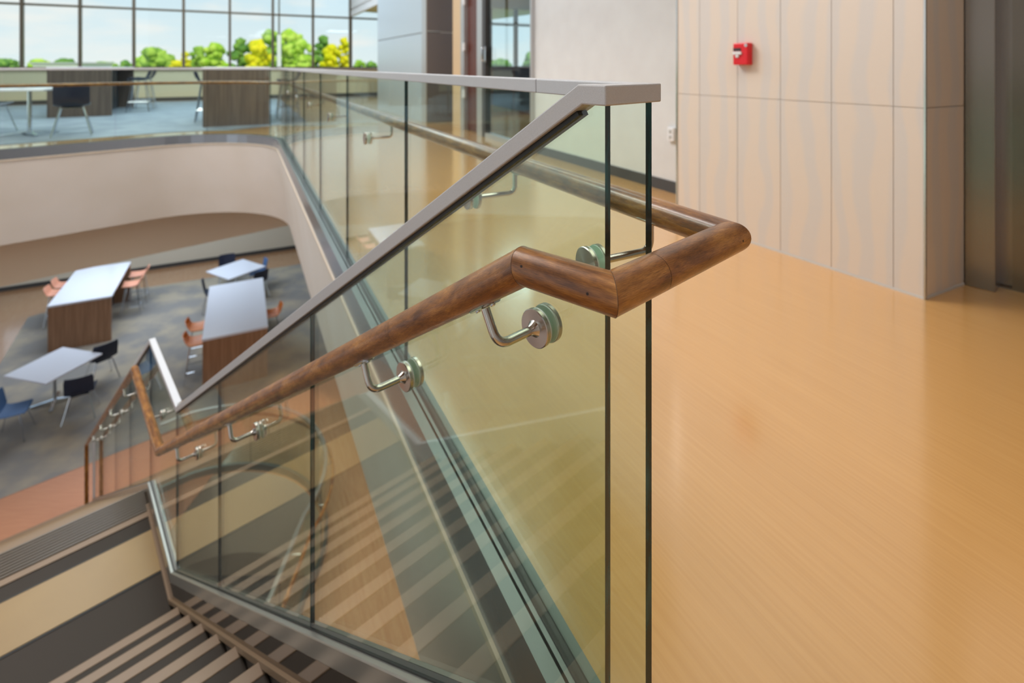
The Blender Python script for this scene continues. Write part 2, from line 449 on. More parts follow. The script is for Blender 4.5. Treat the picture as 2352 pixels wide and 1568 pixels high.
def ribbon(mb, pts, prof, mi=0, smooth=True, closed=False):
    """surface through profile points (offset, z) along plan line; prof listed from the floor side over the top and down"""
    cols = [offs(pts, o) for o, z in prof]; n = len(pts); vs = []
    for j, (o, z) in enumerate(prof):
        vs += [(p.x, p.y, z) for p in cols[j]]
    fs = []; J = len(prof)
    for j in range(J if closed else J-1):
        jj = (j+1) % J
        for i in range(n-1): fs.append((j*n+i, j*n+i+1, jj*n+i+1, jj*n+i))
    if closed:
        fs.append(tuple(j*n for j in range(J))); fs.append(tuple(j*n+n-1 for j in range(J-1, -1, -1)))
    mb.add(vs, fs, mi, smooth); return mb
def sub_path(pts, a, b):
    """piece of a plan polyline between arc lengths a and b"""
    out = []; s = 0
    for i in range(len(pts)-1):
        l = (pts[i+1]-pts[i]).length; d = (pts[i+1]-pts[i])/l
        if s+l > a and s < b:
            if not out: out.append(pts[i]+d*max(0, a-s))
            out.append(pts[i]+d*min(l, b-s))
        s += l
    r = [out[0]]
    for p in out[1:]:
        if (p-r[-1]).length > 1e-4: r.append(p)
    return r

def tri_floor(name, poly, z0, z1, m, kind='structure', M=None):
    bm = bmesh.new(); vs = [bm.verts.new((p[0], p[1], z1)) for p in poly]
    f = bm.faces.new(vs)
    if f.normal.z < 0 or sum(poly[i][0]*poly[(i+1) % len(poly)][1]-poly[(i+1) % len(poly)][0]*poly[i][1] for i in range(len(poly))) < 0: f.normal_flip()
    r = bmesh.ops.extrude_face_region(bm, geom=[f])
    for v in r['geom']:
        if isinstance(v, bmesh.types.BMVert): v.co.z = z0
    bmesh.ops.triangulate(bm, faces=bm.faces[:]); bmesh.ops.recalc_face_normals(bm, faces=bm.faces[:])
    me = bpy.data.meshes.new(name); bm.to_mesh(me); bm.free(); me.materials.append(m)
    o = bpy.data.objects.new(name, me); COL.objects.link(o)
    place(o, Matrix.Identity(4))
    if kind: o['kind'] = kind
    return o
R1 = Matrix.Rotation(math.radians(-27.4)*-1, 4, 'Z')
def rotmesh(o, ang):
    """turns the object's own axes (so grain follows the building) while the shape stays put"""
    Rm = Matrix.Rotation(ang, 4, 'Z'); o.data.transform(Rm.inverted()); place(o, Rm)
    return o

# ================================================================== SETTING: upper floor
fl_edge = offs(BP, 0.029)
poly = [(p.x, p.y) for p in fl_edge]
head = sp(T0, 0.0); left_head = sp(T0, 1.75)
poly = [(left_head.x, left_head.y), (head.x+0.02, head.y)]+poly+[(-15.5, 6.0), (-19.0, 12.1), (-2.0, 21.3), (8.0, 9.0), (8.0, -4.0), (-1.6, -4.0)]
fl = tri_floor('floor', poly, -0.12, 0.0, M_FLOOR); rotmesh(fl, math.radians(117.4))

def S_(o): o['kind'] = 'structure'; return o
# metal edge trim that holds the balcony glass: top, outer face, reveal
mb = MB()
ribbon(mb, BP, [(0.030, 0.004), (-0.020, 0.004), (-0.020, -0.012), (-0.026, -0.012), (-0.026, 0.004), (-0.056, 0.004), (-0.058, -0.130), (-0.02, -0.130), (-0.02, -0.2), (0.03, -0.2)], closed=True, smooth=False)
nb = len(BP)-1
for i in range(4*nb+nb): mb.m[i] = 1
S_(mb.build('trim_1', [M_TRIM, M_TRIMTOP]))
mb = MB()
ribbon(mb, BP, [(-0.021, -0.010), (-0.025, -0.010)], smooth=False)
ribbon(mb, BP, [(0.010, 0.006), (-0.010, 0.006)], smooth=False)
S_(mb.build('trim_2', M_BLACK))
mb = MB()
ribbon(mb, BP, [(-0.02, -0.132), (-0.066, -0.132), (-0.066, -0.150), (-0.02, -0.150)], smooth=False, closed=True)
S_(mb.build('trim_3', M_CREAM))
# plaster fascia of the slab, leaning in a little
FP = [bp(-0.3).xy]+BP
mb = MB()
ribbon(mb, FP, [(-0.058, -0.150), (0.02, -0.7), (0.10, -1.28), (0.30, -1.29), (0.30, -0.15)], closed=True)
S_(mb.build('wall_fascia', M_FASCIA))
# tan bulkhead under the slab, set back
mb = MB()
fb = offs(FP, 0.75); fdir = Vector((-0.707, -0.707))
ribbon(mb, [fb[-2]-fdir*7.0, fb[-1]], [(0.0, -1.20), (0.0, -2.02), (0.1, -2.02), (0.1, -1.20)], closed=True)
S_(mb.build('wall_bulkhead', M_TANBULK))
# slab underside / lower ceiling
under = offs(FP, 0.2)
pu = [(p.x, p.y) for p in under]+[(-15.5, 6.0), (-19.0, 12.1), (-2.0, 21.3), (8.0, 9.0), (8.0, -4.0), (0.2, -4.0)]
tri_floor('ceiling_lower', pu, -1.30, -1.25, M_CEIL)

# carpet area of the upper lounge
def Y_(v, k): return v
cr0 = Vector((-4.01, 10.22))          # near right corner of the carpet
cpoly = [cr0, cr0+d1*9.2, cr0+d1*9.2-e1*14, cr0-e1*4.0+d1*0.0]
inner = offs(BP, 0.50)
mbc = [cr0, cr0+d1*8.2, cr0+d1*8.2-e1*11.5]
fa = [p for p in inner[10:]]
cp = [(p.x, p.y) for p in mbc]+[(fa[-1].x-0.4, fa[-1].y+0.5)]+[(p.x, p.y) for p in reversed(fa)]
cpt = tri_floor('carpet', cp, 0.001, 0.006, M_CARPET_UP, None); tag(cpt, 'blue-grey carpet on the upper floor beyond the curved balcony edge', 'carpet')

# ------------------------------------------------------------------ window wall (far), sill wall
w0 = Vector((-5.96, 19.2)); wd = Vector((math.cos(math.radians(28.5)), math.sin(math.radians(28.5)))); wn = Vector((wd.y, -wd.x))  # wn: towards the room
def wp(s, o=0.0): return w0+wd*s+wn*o
wA, wB = -13.2, 3.2
mb = MB(); a = wp(wA, 0.02); b = wp(wB, 0.02); wallbox(mb, a, b, -0.25, -0.12, 0.98); S_(mb.build('wall_sill', M_SILLWALL))
mb = MB(); wallbox(mb, wp(wA, 0.035), wp(wB, 0.035), -0.02, 0.0, 0.11); S_(mb.build('baseboard_far', M_BASE))
mb = MB(); wallbox(mb, wp(wA, 0.08), wp(wB, 0.08), -0.34, 0.98, 1.02); S_(mb.build('trim_4', M_ALU))
ww = thing('window_1', None, None, (w0.x, w0.y, 1.02), math.radians(28.5)); ww['kind'] = 'structure'
for k in range(-10, 3):
    x = 1.3*k+0.02
    w_ = 0.075 if k else 0.10
    MB().box(x-w_/2, x+w_/2, -0.08, 0.06, 0, 5.5).build('mullion', M_MULL, ww)
for z in (1.84, 3.9, 5.45): MB().box(wA, wB, -0.05, 0.04, z-0.03, z+0.03).build('transom', M_MULL, ww)
MB().box(wA, wB, -0.05, 0.04, 0, 0.05).build('bottom_rail', M_MULL, ww)
for k in range(-10, 2):
    x = 1.3*k+0.02
    for z0, z1 in ((0.05, 1.81), (1.87, 3.87), (3.93, 5.42)):
        MB().box(x+0.04, x+1.26, -0.008, 0.008, z0, z1).build('pane', M_WGLASS, ww)
# bulkhead and low ceiling over the passage beside the metal panelled wall
bq = Vector((-5.90, 19.15))
mb = MB(); wallbox(mb, bq, bq-d1*14.0, -0.10, 2.92, 6.6); S_(mb.build('wall_bulkhead_upper', M_WHITE))
pc = [bq, bq-d1*21.0, bq-d1*21.0+e1*9, bq+e1*6+d1*2]
tri_floor('ceiling_low', [(p.x, p.y) for p in pc], 3.12, 3.2, M_CEIL)
tri_floor('ceiling', [(-22, -5), (9, -5), (9, 23), (-22, 23)], 6.6, 6.75, M_CEIL)

# ------------------------------------------------------------------ right hand walls
W2 = Vector((1.926, 2.440)); wdir = Vector((-0.5, 0.866))
W1e = W2+wdir*1.494
pw = thing('wall_right', None, None, (W2.x, W2.y, 0), math.atan2(wdir.y, wdir.x)); pw['kind'] = 'structure'
TH = 0.9
MB().box(0.006, 1.488, -TH, -0.006, 0, 3.2).build('wall_core', M_CREAM, pw)
seams = [0.0, 0.128, 0.422, 0.7116, 0.9987, 1.294, 1.494]
for i in range(6):
    for z0, z1 in ((0.012, 0.892), (0.895, 1.9), (1.903, 3.18)):
        MB().box(seams[i]+0.0012, seams[i+1]-0.0012, -0.006, 0.0, z0, z1).build('panel', M_PANEL, pw, bevel=0.001, seg=1)
MB().box(-0.006, 0.002, -0.008, 0.003, 0, 3.2).build('corner_strip', M_STEEL, pw)
MB().box(1.487, 1.500, -0.010, 0.004, 0, 3.2).build('corner_strip', M_STEEL, pw)
MB().box(0.0, 1.494, -0.0005, 0.002, 0, 0.012).build('base_strip', M_WHITE, pw)
# return beside the elevator, its jamb and door
rt = Vector((0.33, 0.166)).normalized()
pr = thing('wall_return', None, None, (W2.x, W2.y, 0), math.atan2(rt.y, rt.x)); pr['kind'] = 'structure'
for z0, z1 in ((0.012, 0.892), (0.895, 1.9), (1.903, 3.18)):
    MB().box(0.006, 0.366, -0.0, 0.03, z0, z1).build('panel', M_PANEL, pr, bevel=0.0015, seg=1)
MB().box(0.006, 0.366, -0.002, 0.02, 0, 0.012).build('base_strip', M_WHITE, pr)
J0 = Vector((2.256, 2.606)); J1 = Vector((2.327, 2.515)); jd = (J1-J0).normalized(); jn = Vector((-jd.y, jd.x))
el = thing('elevator_door', 'brushed steel elevator doorway at the right edge of the photo', 'elevator', (J1.x, J1.y, 0), math.atan2(jd.y, jd.x))
MB().box(-0.115, 0.0, 0.0, 0.16, 0, 3.0).build('jamb', M_ELEV, el, bevel=0.003)
MB().box(-0.05, 1.3, 0.10, 0.115, 0, 0.004).build('threshold', M_ELEV, el)
MB().box(0.045, 0.62, 0.10, 0.125, 0.004, 2.4).build('door_leaf', M_ELEVD, el)
MB().box(0.625, 1.2, 0.10, 0.125, 0.004, 2.4).build('door_leaf', M_ELEVD, el)
MB().box(0.0, 0.042, 0.13, 0.16, 0, 2.4).build('reveal', M_ELEV, el)
MB().box(-0.0, 1.25, 0.0, 0.16, 2.4, 3.0).build('header', M_ELEV, el)
MB().box(1.2, 1.32, 0.0, 0.16, 0, 3.0).build('jamb', M_ELEV, el)
Jx = J1+jd*1.36+jn*0.0
mb = MB(); wallbox(mb, Jx, Jx+jd*6.5, -0.2, 0, 3.2); S_(mb.build('wall_front_right', M_WHITE))
mb = MB(); wallbox(mb, Vector((-3.0, -4.0)), Vector((8, -4.0)), 0.2, ZL, 6.6); S_(mb.build('wall_behind', M_WHITE))
mb = MB(); wallbox(mb, Vector((8.0, -4.2)), Vector((8.0, 22)), 0.2, ZL, 6.6); S_(mb.build('wall_far_right', M_WHITE))
mb = MB(); wallbox(mb, Vector((-4.0, -4.0)), Vector((-12.0, -4.0)), -0.2, ZL, 6.6); S_(mb.build('wall_behind_left', M_WHITE))
# white wall further back with dark base
V0 = Vector((0.286, 6.60)); V1 = Vector((1.80, 3.70)); vd = (V1-V0).normalized(); vn = Vector((-vd.y, vd.x))
mb = MB(); wallbox(mb, V0, V1, -0.15, 0, 3.2); S_(mb.build('wall_white', M_WHITE))
mb = MB(); wallbox(mb, V0-vn*0.008, V1-vn*0.008, -0.02, 0, 0.10); S_(mb.build('baseboard_white', M_BASE))
# socket plate on the white wall
q = V0+vd*((V1-V0).length*0.0)
def on_white(px):     # distance along the white wall seen at a column of the photograph
    k = (px-1176)/1200; return (k*V0.y-V0.x)/(vd.x-k*vd.y)
ss = on_white(1545); qq = V0+vd*ss
dep = qq.y; zs = EYE-(308-152)/1200*dep
so = thing('wall_socket', 'small white socket plate low on the white wall beside the panelled wall', 'socket', (qq.x, qq.y, zs), math.atan2(vd.y, vd.x))
MB().box(-0.036, 0.036, -0.030, 0.0, -0.058, 0.058).build('cover_plate', M_SOCKET, so, bevel=0.004)
for z in (-0.024, 0.024): MB().box(-0.014, 0.014, -0.033, -0.029, z-0.014, z+0.014).build('outlet', M_ALU, so, bevel=0.003)
# storefront glass, door and frames in line with the white wall
sd = (Vector((-0.476, 8.28))-V0).normalized(); 
L0 = V0; L1 = Vector((-0.476, 8.28)); sfl = (L1-L0).length
sf = thing('window_2', None, None, (L0.x, L0.y, 0), math.atan2(sd.y, sd.x)); sf['kind'] = 'structure'
def on_front(px):
    k = (px-1176)/1200; return (k*V0.y-V0.x)/(sd.x-k*sd.y)
u1120, u1115, u1103, u1072, u1065, u1047 = [on_front(c) for c in (1121, 1115, 1103, 1072, 1064, 1046)]
MB().box(0.0, 0.03, -0.05, 0.05, 0, 3.1).build('frame_post', M_ALU, sf)
MB().box(u1120, u1115, -0.05, 0.05, 0, 3.1).build('frame_post', M_BASE, sf)
MB().box(u1115, u1103, -0.05, 0.06, 0, 3.1).build('frame_post', M_ALU, sf)
MB().box(0.03, u1120, -0.05, 0.05, 0.0, 0.07).build('bottom_rail', M_ALU, sf)
MB().box(0.03, u1120, -0.05, 0.05, 2.6, 2.66).build('top_rail', M_ALU, sf)
MB().box(0.03, u1120, -0.006, 0.006, 0.07, 2.6).build('pane', M_OGLASS, sf)
hd = thing('door_handle', 'chrome pull handle on the glazed office front beside the mahogany door', 'handle', (L0.x+sd.x*(u1120-0.02), L0.y+sd.y*(u1120-0.02), 1.27), math.atan2(sd.y, sd.x))
m_ = MB(); m_.box(-0.02, 0.02, 0.05, 0.062, -0.12, 0.12)
sweep(m_, fillet([(0, 0.06, 0.10), (0, 0.11, 0.10), (0, 0.11, -0.09), (0, 0.06, -0.09)], 0.02), circ(0.014, 10), True); m_.build('lever', M_CHROME, hd, bevel=0.002)
dr = thing('door_1', None, None, (L0.x, L0.y, 0), math.atan2(sd.y, sd.x)); dr['kind'] = 'structure'
MB().box(u1103+0.004, u1072-0.004, -0.06, -0.015, 0.01, 2.6).build('door_leaf', M_DOORWOOD, dr)
MB().box(u1103, u1072, -0.06, 0.02, 2.6, 3.1).build('door_head', M_ALU, dr)
MB().box(u1072, u1065, -0.06, 0.05, 0, 3.1).build('frame_post', M_ALU, dr)
for z in (0.62, 1.42, 2.2): MB().box(u1072-0.03, u1072+0.05, 0.03, 0.065, z-0.07, z+0.07).build('hinge', M_SOCKET, dr, bevel=0.003)
MB().box(u1065, u1047, -0.05, 0.05, 0, 3.1).build('jamb_lining', mat('wood_jamb', rgb(206, 180, 144), 0.5), dr)
# metal panelled walls
A0 = Vector((-1.64, 9.98)); A1 = Vector((-3.45, 13.40)); ad = (A1-A0).normalized(); an = Vector((-ad.y, ad.x))
pa = thing('wall_metal', None, None, (A0.x, A0.y, 0), math.atan2(ad.y, ad.x)); pa['kind'] = 'structure'
al = (A1-A0).length
for z0, z1 in ((0.0, 1.735), (1.75, 3.12)):
    MB().box(0.0, al, -0.3, 0.0, z0, z1).build('panel', M_METALP, pa, bevel=0.004, seg=1)
MB().box(0.0, al, -0.29, -0.01, 1.735, 1.75).build('joint_strip', M_BASE, pa)
pbx = thing('wall_grey', None, None, (A0.x, A0.y, 0), math.atan2(e1.y, e1.x)); pbx['kind'] = 'structure'
for z0, z1 in ((0.0, 1.735), (1.765, 3.12)):
    MB().box(0.01, 0.62, 0.0, 0.25, z0, z1).build('panel', M_GREYP, pbx, bevel=0.004, seg=1)
MB().box(0.01, 0.62, 0.006, 0.25, 1.735, 1.765).build('joint_strip', M_ALU, pbx)
MB().box(-0.008, 0.012, -0.01, 0.25, 0, 3.12).build('corner_strip', M_ALU, pbx)
# office behind the storefront: back wall with windows, cabinets
ow0 = Vector((-1.30, 14.2)); owd = Vector((0.888, 0.46))
of = thing('window_3', None, None, (ow0.x, ow0.y, 0), math.atan2(owd.y, owd.x)); of['kind'] = 'structure'
MB().box(0, 8.0, 0, 0.2, 0, 0.95).build('sill_wall', M_SILLWALL, of)
MB().box(0, 8.0, 0, 0.2, 2.72, 3.2).build('head_wall', M_SILLWALL, of)
for i, x in enumerate((0.0, 0.80, 1.62, 2.44, 3.26, 4.08, 4.9)): MB().box(x-0.05, x+0.05, 0.02, 0.12, 0.95, 2.72).build('mullion', M_MULL, of)
MB().box(0, 8.0, 0.03, 0.11, 2.24, 2.30).build('transom', M_MULL, of)
for i, (x0, x1) in enumerate(((0.05, 0.75), (0.85, 1.57), (1.67, 2.39), (2.49, 3.21), (3.31, 4.03), (4.13, 4.85))):
    MB().box(x0, x1, 0.06, 0.07, 0.95, 2.24).build('pane', M_WGLASS, of)
    MB().box(x0, x1, 0.06, 0.07, 2.30, 2.72).build('pane', M_WGLASS, of)
# fire alarm call point
kx = (1712-1176)/1200; s_ = (W2.x-W2.y*kx)/(0.5+0.866*kx); fa_ = W2+wdir*s_
zf = EYE+(152-124)/1200*fa_.y
al_ = thing('fire_alarm', 'small red fire alarm pull station on the panelled wall', 'alarm', (fa_.x, fa_.y, zf), math.atan2(wdir.y, wdir.x))
MB().box(-0.052, 0.052, 0.0, 0.05, -0.068, 0.068).build('housing', M_RED, al_, bevel=0.006)
MB().box(-0.005, 0.048, 0.048, 0.053, 0.018, 0.036).build('label_strip', M_TOUCH, al_)
MB().box(-0.012, 0.048, 0.048, 0.060, -0.004, 0.014).build('pull_bar', M_SOCKET, al_, bevel=0.002)
MB().box(0.008, 0.030, 0.048, 0.058, -0.022, -0.006).build('pull_grip', M_SOCKET, al_, bevel=0.002)
MB().lathe([(0.010, 0), (0.010, 0.004)], 16).build('lock', M_ALU, al_, WM[al_.name] @ Matrix.Translation((-0.040, 0.049, 0.052)) @ Matrix.Rotation(-PI/2, 4, 'X'))
# ceiling lamps of the lobby (seen only as reflections)
for i, (x, y, l, w_) in enumerate(((1.1, 1.7, 3.0, 0.5), (0.4, -1.6, 1.2, 0.5), (-0.9, 5.6, 4.0, 0.4))):
    t = thing('ceiling_light', 'long recessed ceiling light %s' % ('over the lobby floor', 'behind the head of the stair', 'along the glazed corridor')[i], 'light', (x, y, 3.115), YAW1)
    MB().box(-w_/2-0.03, w_/2+0.03, -l/2-0.03, l/2+0.03, 0.0, 0.03).build('frame', M_ALU, t)
    MB().box(-w_/2, w_/2, -l/2, l/2, -0.004, 0.0).build('diffuser', M_LAMP, t)

# ================================================================== LOWER FLOOR
# curved opening in the lower floor, guarded by glass
def arc(c, r, a0, a1, n):
    return [Vector((c[0]+r*math.cos(math.radians(a0+(a1-a0)*k/n)), c[1]+r*math.sin(math.radians(a0+(a1-a0)*k/n)))) for k in range(n+1)]
OC = (-4.25, 6.75)
op = [Vector((-2.62, 4.4)), Vector((-2.56, 5.4))]+arc(OC, 1.68, -12, 118, 18)+[Vector((-5.35, 7.95))]
# lower floor with the opening cut out: outline goes round the opening
outer = [(-22, -5), (9, -5), (9, 23), (-22, 23)]
hole = op+[Vector((-5.60, 7.40)), Vector((-3.20, 4.05))]
def floor_with_hole(name, outer, hole, z0, z1, m):
    # split the ring into two simple polygons through the hole's left and right
    H = hole
    iR = max(range(len(H)), key=lambda i: H[i].x); iL = min(range(len(H)), key=lambda i: H[i].x)
    a = H[iR:]+H[:iR]; kL = (iL-iR) % len(H)
    up = a[:kL+1]; dn = a[kL:]+[a[0]]
    yR, yL = H[iR].y, H[iL].y
    p1 = [(9, yR), (9, 23), (-22, 23), (-22, yL)]+[(v.x, v.y) for v in reversed(up)]
    p2 = [(-22, yL), (-22, -5), (9, -5), (9, yR)]+[(v.x, v.y) for v in reversed(dn)]
    mb_ = bmesh.new()
    for p in (p1, p2):
        f = mb_.faces.new([mb_.verts.new((x, y, z1)) for x, y in p]); f.normal_update()
        if f.normal.z < 0: f.normal_flip()
    bmesh.ops.triangulate(mb_, faces=mb_.faces[:])
    me = bpy.data.meshes.new(name); mb_.to_mesh(me); mb_.free(); me.materials.append(m)
    o = bpy.data.objects.new(name, me); COL.objects.link(o); place(o, Matrix.Identity(4)); o['kind'] = 'structure'
    return o
lf = floor_with_hole('floor_lower', outer, hole, ZL-0.1, ZL, M_FLOOR2); rotmesh(lf, math.radians(117.4))
# inner side of the opening: pale curved slab edge
ring = hole+[hole[0]]
mb = MB(); vs = []; n = len(ring)
for p in ring: vs.append((p.x, p.y, ZL))
for p in ring: vs.append((p.x, p.y, ZL-1.3))
mb.add(vs, [(i, i+1, n+i+1, n+i) for i in range(n-1)], 0, True)
S_(mb.build('wall_opening', M_CREAM))
# salmon vinyl at the stair foot and grey carpet
p0 = Vector((-7.74, 7.90)); cdir = Vector((0.743, 0.669)); cperp = Vector((-0.669, 0.743))
tri = [p0-cdir*4.0, p0+cdir*3.2, p0+cdir*3.2-cperp*0.9, p0+cdir*1.2-cperp*3.0, p0-cdir*4.0-cperp*3.5]
tri_floor('floor_salmon', [(p.x, p.y) for p in tri], ZL, ZL+0.006, M_SALMON)
k0 = p0-cdir*0.6
cpts = [Vector((-8.5, 7.2)), Vector((-5.0, 10.35)), Vector((-3.9, 11.4)), Vector((-5.2, 14.2)), Vector((-6.9, 17.3)), Vector((-11.3, 15.2)), Vector((-12.6, 13.6)), Vector((-11.2, 11.4)), Vector((-9.6, 8.4))]
c2 = tri_floor('carpet', [(p.x, p.y) for p in cpts], ZL, ZL+0.010, M_CARPET, None); tag(c2, 'mottled grey and beige carpet under the tables on the lower floor', 'carpet')
# far wall of the lower floor: low white wall with a dark base, windows above
lw0 = Vector((-14.85, 15.15)); lw1 = Vector((-7.80, 18.73)); ld = (lw1-lw0).normalized()
la = lw0-ld*4; lb = lw1+ld*9
mb = MB(); wallbox(mb, la, lb, -0.2, ZL, ZL+1.15); S_(mb.build('wall_lower_far', mat('lower_wall_paint', rgb(214, 212, 200), 0.6)))
ln_ = Vector((ld.y, -ld.x))
mb = MB(); wallbox(mb, la+ln_*0.02, lb+ln_*0.02, -0.02, ZL, ZL+0.12); S_(mb.build('baseboard_lower_far', M_BASE))
lwn = thing('window_4', None, None, (lw0.x, lw0.y, ZL+1.15), math.atan2(ld.y, ld.x)); lwn['kind'] = 'structure'
for k in range(-3, 14): MB().box(1.3*k-0.04, 1.3*k+0.04, 0.02, 0.14, 0, 3.0).build('mullion', M_MULL, lwn)
MB().box(-3.9, 16.9, 0.03, 0.13, 1.9, 1.96).build('transom', M_MULL, lwn)
for i, (s1, zz) in enumerate(((-1.2+0.0, 0.34), )):
    pass
# ------------------------------------------------------------------ basement level seen down the opening
tri_floor('floor_basement', [(-9, 1), (1, 1), (1, 12), (-9, 12)], ZB-0.1, ZB, mat('basement_carpet', rgb(140, 146, 150), 0.9, noise=((9, 9, 9), rgb(120, 126, 132), 0.4, 0.6, 6)))
mb = MB(); wallbox(mb, Vector((-9, 12)), Vector((1, 12)), -0.2, ZB, ZL-1.3); wallbox(mb, Vector((1, 12)), Vector((1, 1)), -0.2, ZB, ZL-1.3); wallbox(mb, Vector((1, 1)), Vector((-9, 1)), -0.2, ZB, ZL-1.3); wallbox(mb, Vector((-9, 1)), Vector((-9, 12)), -0.2, ZB, ZL-1.3)
S_(mb.build('wall_basement', M_CREAM))
sf_ = thing('curved_sofa', 'navy curved sofa far below, seen down the round floor opening', 'sofa', (-3.4, 6.9, ZB), math.radians(20))
m_ = MB()
def arcprism(mb, c, r0, r1, a0, a1, z0, z1, n=14, mi=0):
    pts = [(c[0]+r0*math.cos(math.radians(a0+(a1-a0)*k/n)), c[1]+r0*math.sin(math.radians(a0+(a1-a0)*k/n))) for k in range(n+1)]
    pts += [(c[0]+r1*math.cos(math.radians(a1-(a1-a0)*k/n)), c[1]+r1*math.sin(math.radians(a1-(a1-a0)*k/n))) for k in range(n+1)]
    vs = [(x, y, z0) for x, y in pts]+[(x, y, z1) for x, y in pts]; m2 = len(pts); fs = []
    h = n+1
    for k in range(n):
        fs.append((k, m2-1-k, m2-2-k, k+1)); fs.append((m2+k, m2+k+1, 2*m2-2-k, 2*m2-1-k))
    for k in range(m2): fs.append((k, (k+1) % m2, m2+(k+1) % m2, m2+k))
    mb.add(vs, fs, mi)
arcprism(m_, (0, 0), 1.5, 0.8, -40, 110, 0.1, 0.45); m_.build('seat', M_NAVY, sf_, bevel=0.03)
m_ = MB(); arcprism(m_, (0, 0), 1.75, 1.5, -40, 110, 0.1, 0.85); m_.build('backrest', M_NAVY, sf_, bevel=0.03)
m_ = MB(); arcprism(m_, (0, 0), 1.45, 1.35, -40, 110, 0.455, 0.475); m_.build('piping', M_BLUE, sf_)
# glass guard round the opening
og = thing('opening_guardrail', 'curved glass guardrail around the opening in the lower floor', 'guardrail', (OC[0], OC[1], ZL))
O_ = WM[og.name]
I4 = Matrix.Identity(4)
def curved_panel(mb, pts, o, th, z0, z1):
    a = offs(pts, o-th/2); b = offs(pts, o+th/2); n = len(pts)
    vs = [(p.x, p.y, z) for z in (z0, z1) for q in (a, b) for p in q]
    fs = []; mi = []
    for i in range(n-1):
        fs.append((i, i+1, 2*n+i+1, 2*n+i)); mi.append(0)
        fs.append((n+i+1, n+i, 3*n+i, 3*n+i+1)); mi.append(0)
        fs.append((2*n+i, 2*n+i+1, 3*n+i+1, 3*n+i)); mi.append(1)
        fs.append((n+i, n+i+1, i+1, i)); mi.append(1)
    fs.append((0, 2*n, 3*n, n)); mi.append(1); fs.append((n-1, 2*n-1, 4*n-1, 3*n-1)); mi.append(1)
    mb.add(vs, fs, mi, False)
opl = sum((op[i+1]-op[i]).length for i in range(len(op)-1))
npan = 5
for k in range(npan):
    pts = sub_path(op, opl*k/npan+0.004, opl*(k+1)/npan-0.004)
    m_ = MB(); curved_panel(m_, pts, 0.06, 0.012, ZL-0.02, ZL+1.03); m_.build('glass_panel', [M_GLASS, M_GEDGE], og, I4)
m_ = MB(); sweep(m_, [(p.x, p.y, ZL+1.03) for p in offs(op, 0.06)], rect(0.045, 0.03)); m_.build('top_cap', M_SHOE, og, I4)
m_ = MB(); sweep(m_, [(p.x, p.y, ZL+0.0) for p in offs(op, 0.06)], rect(0.05, 0.10)); m_.build('base_shoe', M_TRIMTOP, og, I4)
m_ = MB(); sweep(m_, [(p.x, p.y, ZL+0.84) for p in offs(op, 0.15)], circ(0.024, 12), True); m_.build('wood_rail', M_WOOD, og, I4)
for k in range(1, 9):
    pp = sub_path(op, 0, opl*k/9-0.3); a_ = offs(pp, 0.06)[-1]; b_ = offs(pp, 0.15)[-1]
    m_ = MB(); sweep(m_, fillet([(a_.x, a_.y, ZL+0.77), (b_.x, b_.y, ZL+0.77), (b_.x, b_.y, ZL+0.83)], 0.02, 4), circ(0.007, 8), True)
    m_.build('bracket', M_STEEL, og, I4)

# ================================================================== STAIR
WID = 1.60; OFF0 = 0.024
RIS = 0.1764; RUN = 0.2769
st = thing('staircase', 'straight staircase descending to a landing and on to the lower floor', 'stairs', tuple(sp(T0, 0.8, ZLAND)), 0)
F3 = Matrix(((d3.x, n3.x, 0, G.x), (d3.y, n3.y, 0, G.y), (0, 0, 1, 0), (0, 0, 0, 1)))   # x: along run, y: towards the walking side
for i in range(1, 11):
    t0 = T0+RUN*(i-1); z = -RIS*i
    tr = MB().box(t0, t0+RUN-0.0, OFF0, WID, z-0.20, z).build('tread', M_TREAD, st, F3)
    MB().box(t0+RUN-0.045, t0+RUN+0.006, OFF0, WID, z-0.030, z+0.003).build('nosing', M_NOSE, tr, F3, bevel=0.004)
# landing
LA, LB = T0+RUN*10, 4.10
ld_ = MB().box(LA, LB, OFF0, WID, ZLAND-0.22, ZLAND).build('landing', M_TREAD, st, F3)
MB().box(3.31, 3.68, OFF0, WID, ZLAND, ZLAND+0.004).build('beige_band', M_BEIGE, ld_, F3)  # thin beige band across the width of the landing
MB().box(3.685, 3.695, OFF0, WID, ZLAND, ZLAND+0.003).build('band_line', M_BLACK, ld_, F3)  # narrow black line along each edge of the beige band
MB().box(3.295, 3.305, OFF0, WID, ZLAND, ZLAND+0.003).build('band_line', M_BLACK, ld_, F3)
MB().box(3.812, 3.862, OFF0, WID, ZLAND, ZLAND+0.006).build('edge_strip', M_NOSE, ld_, F3, bevel=0.002)
m_ = MB(); m_.box(3.862, LB+0.006, OFF0, WID, ZLAND-0.03, ZLAND+0.003)
for k in range(9): m_.box(3.872+0.026*k, 3.884+0.026*k, OFF0, WID, ZLAND+0.003, ZLAND+0.010)
m_.build('ribbed_nosing', M_RIBS, ld_, F3)
NR = 20; R2 = (ZLAND-ZL)/NR; RUN2 = (T3-LB+0.28)/NR
for i in range(1, NR):
    t0 = LB+RUN2*(i-1); z = ZLAND-R2*i
    tr = MB().box(t0, t0+RUN2, OFF0, WID, z-0.20, z).build('tread', M_TREAD, st, F3)
    MB().box(t0+RUN2-0.045, t0+RUN2+0.006, OFF0, WID, z-0.028, z+0.003).build('nosing', M_NOSE, tr, F3)
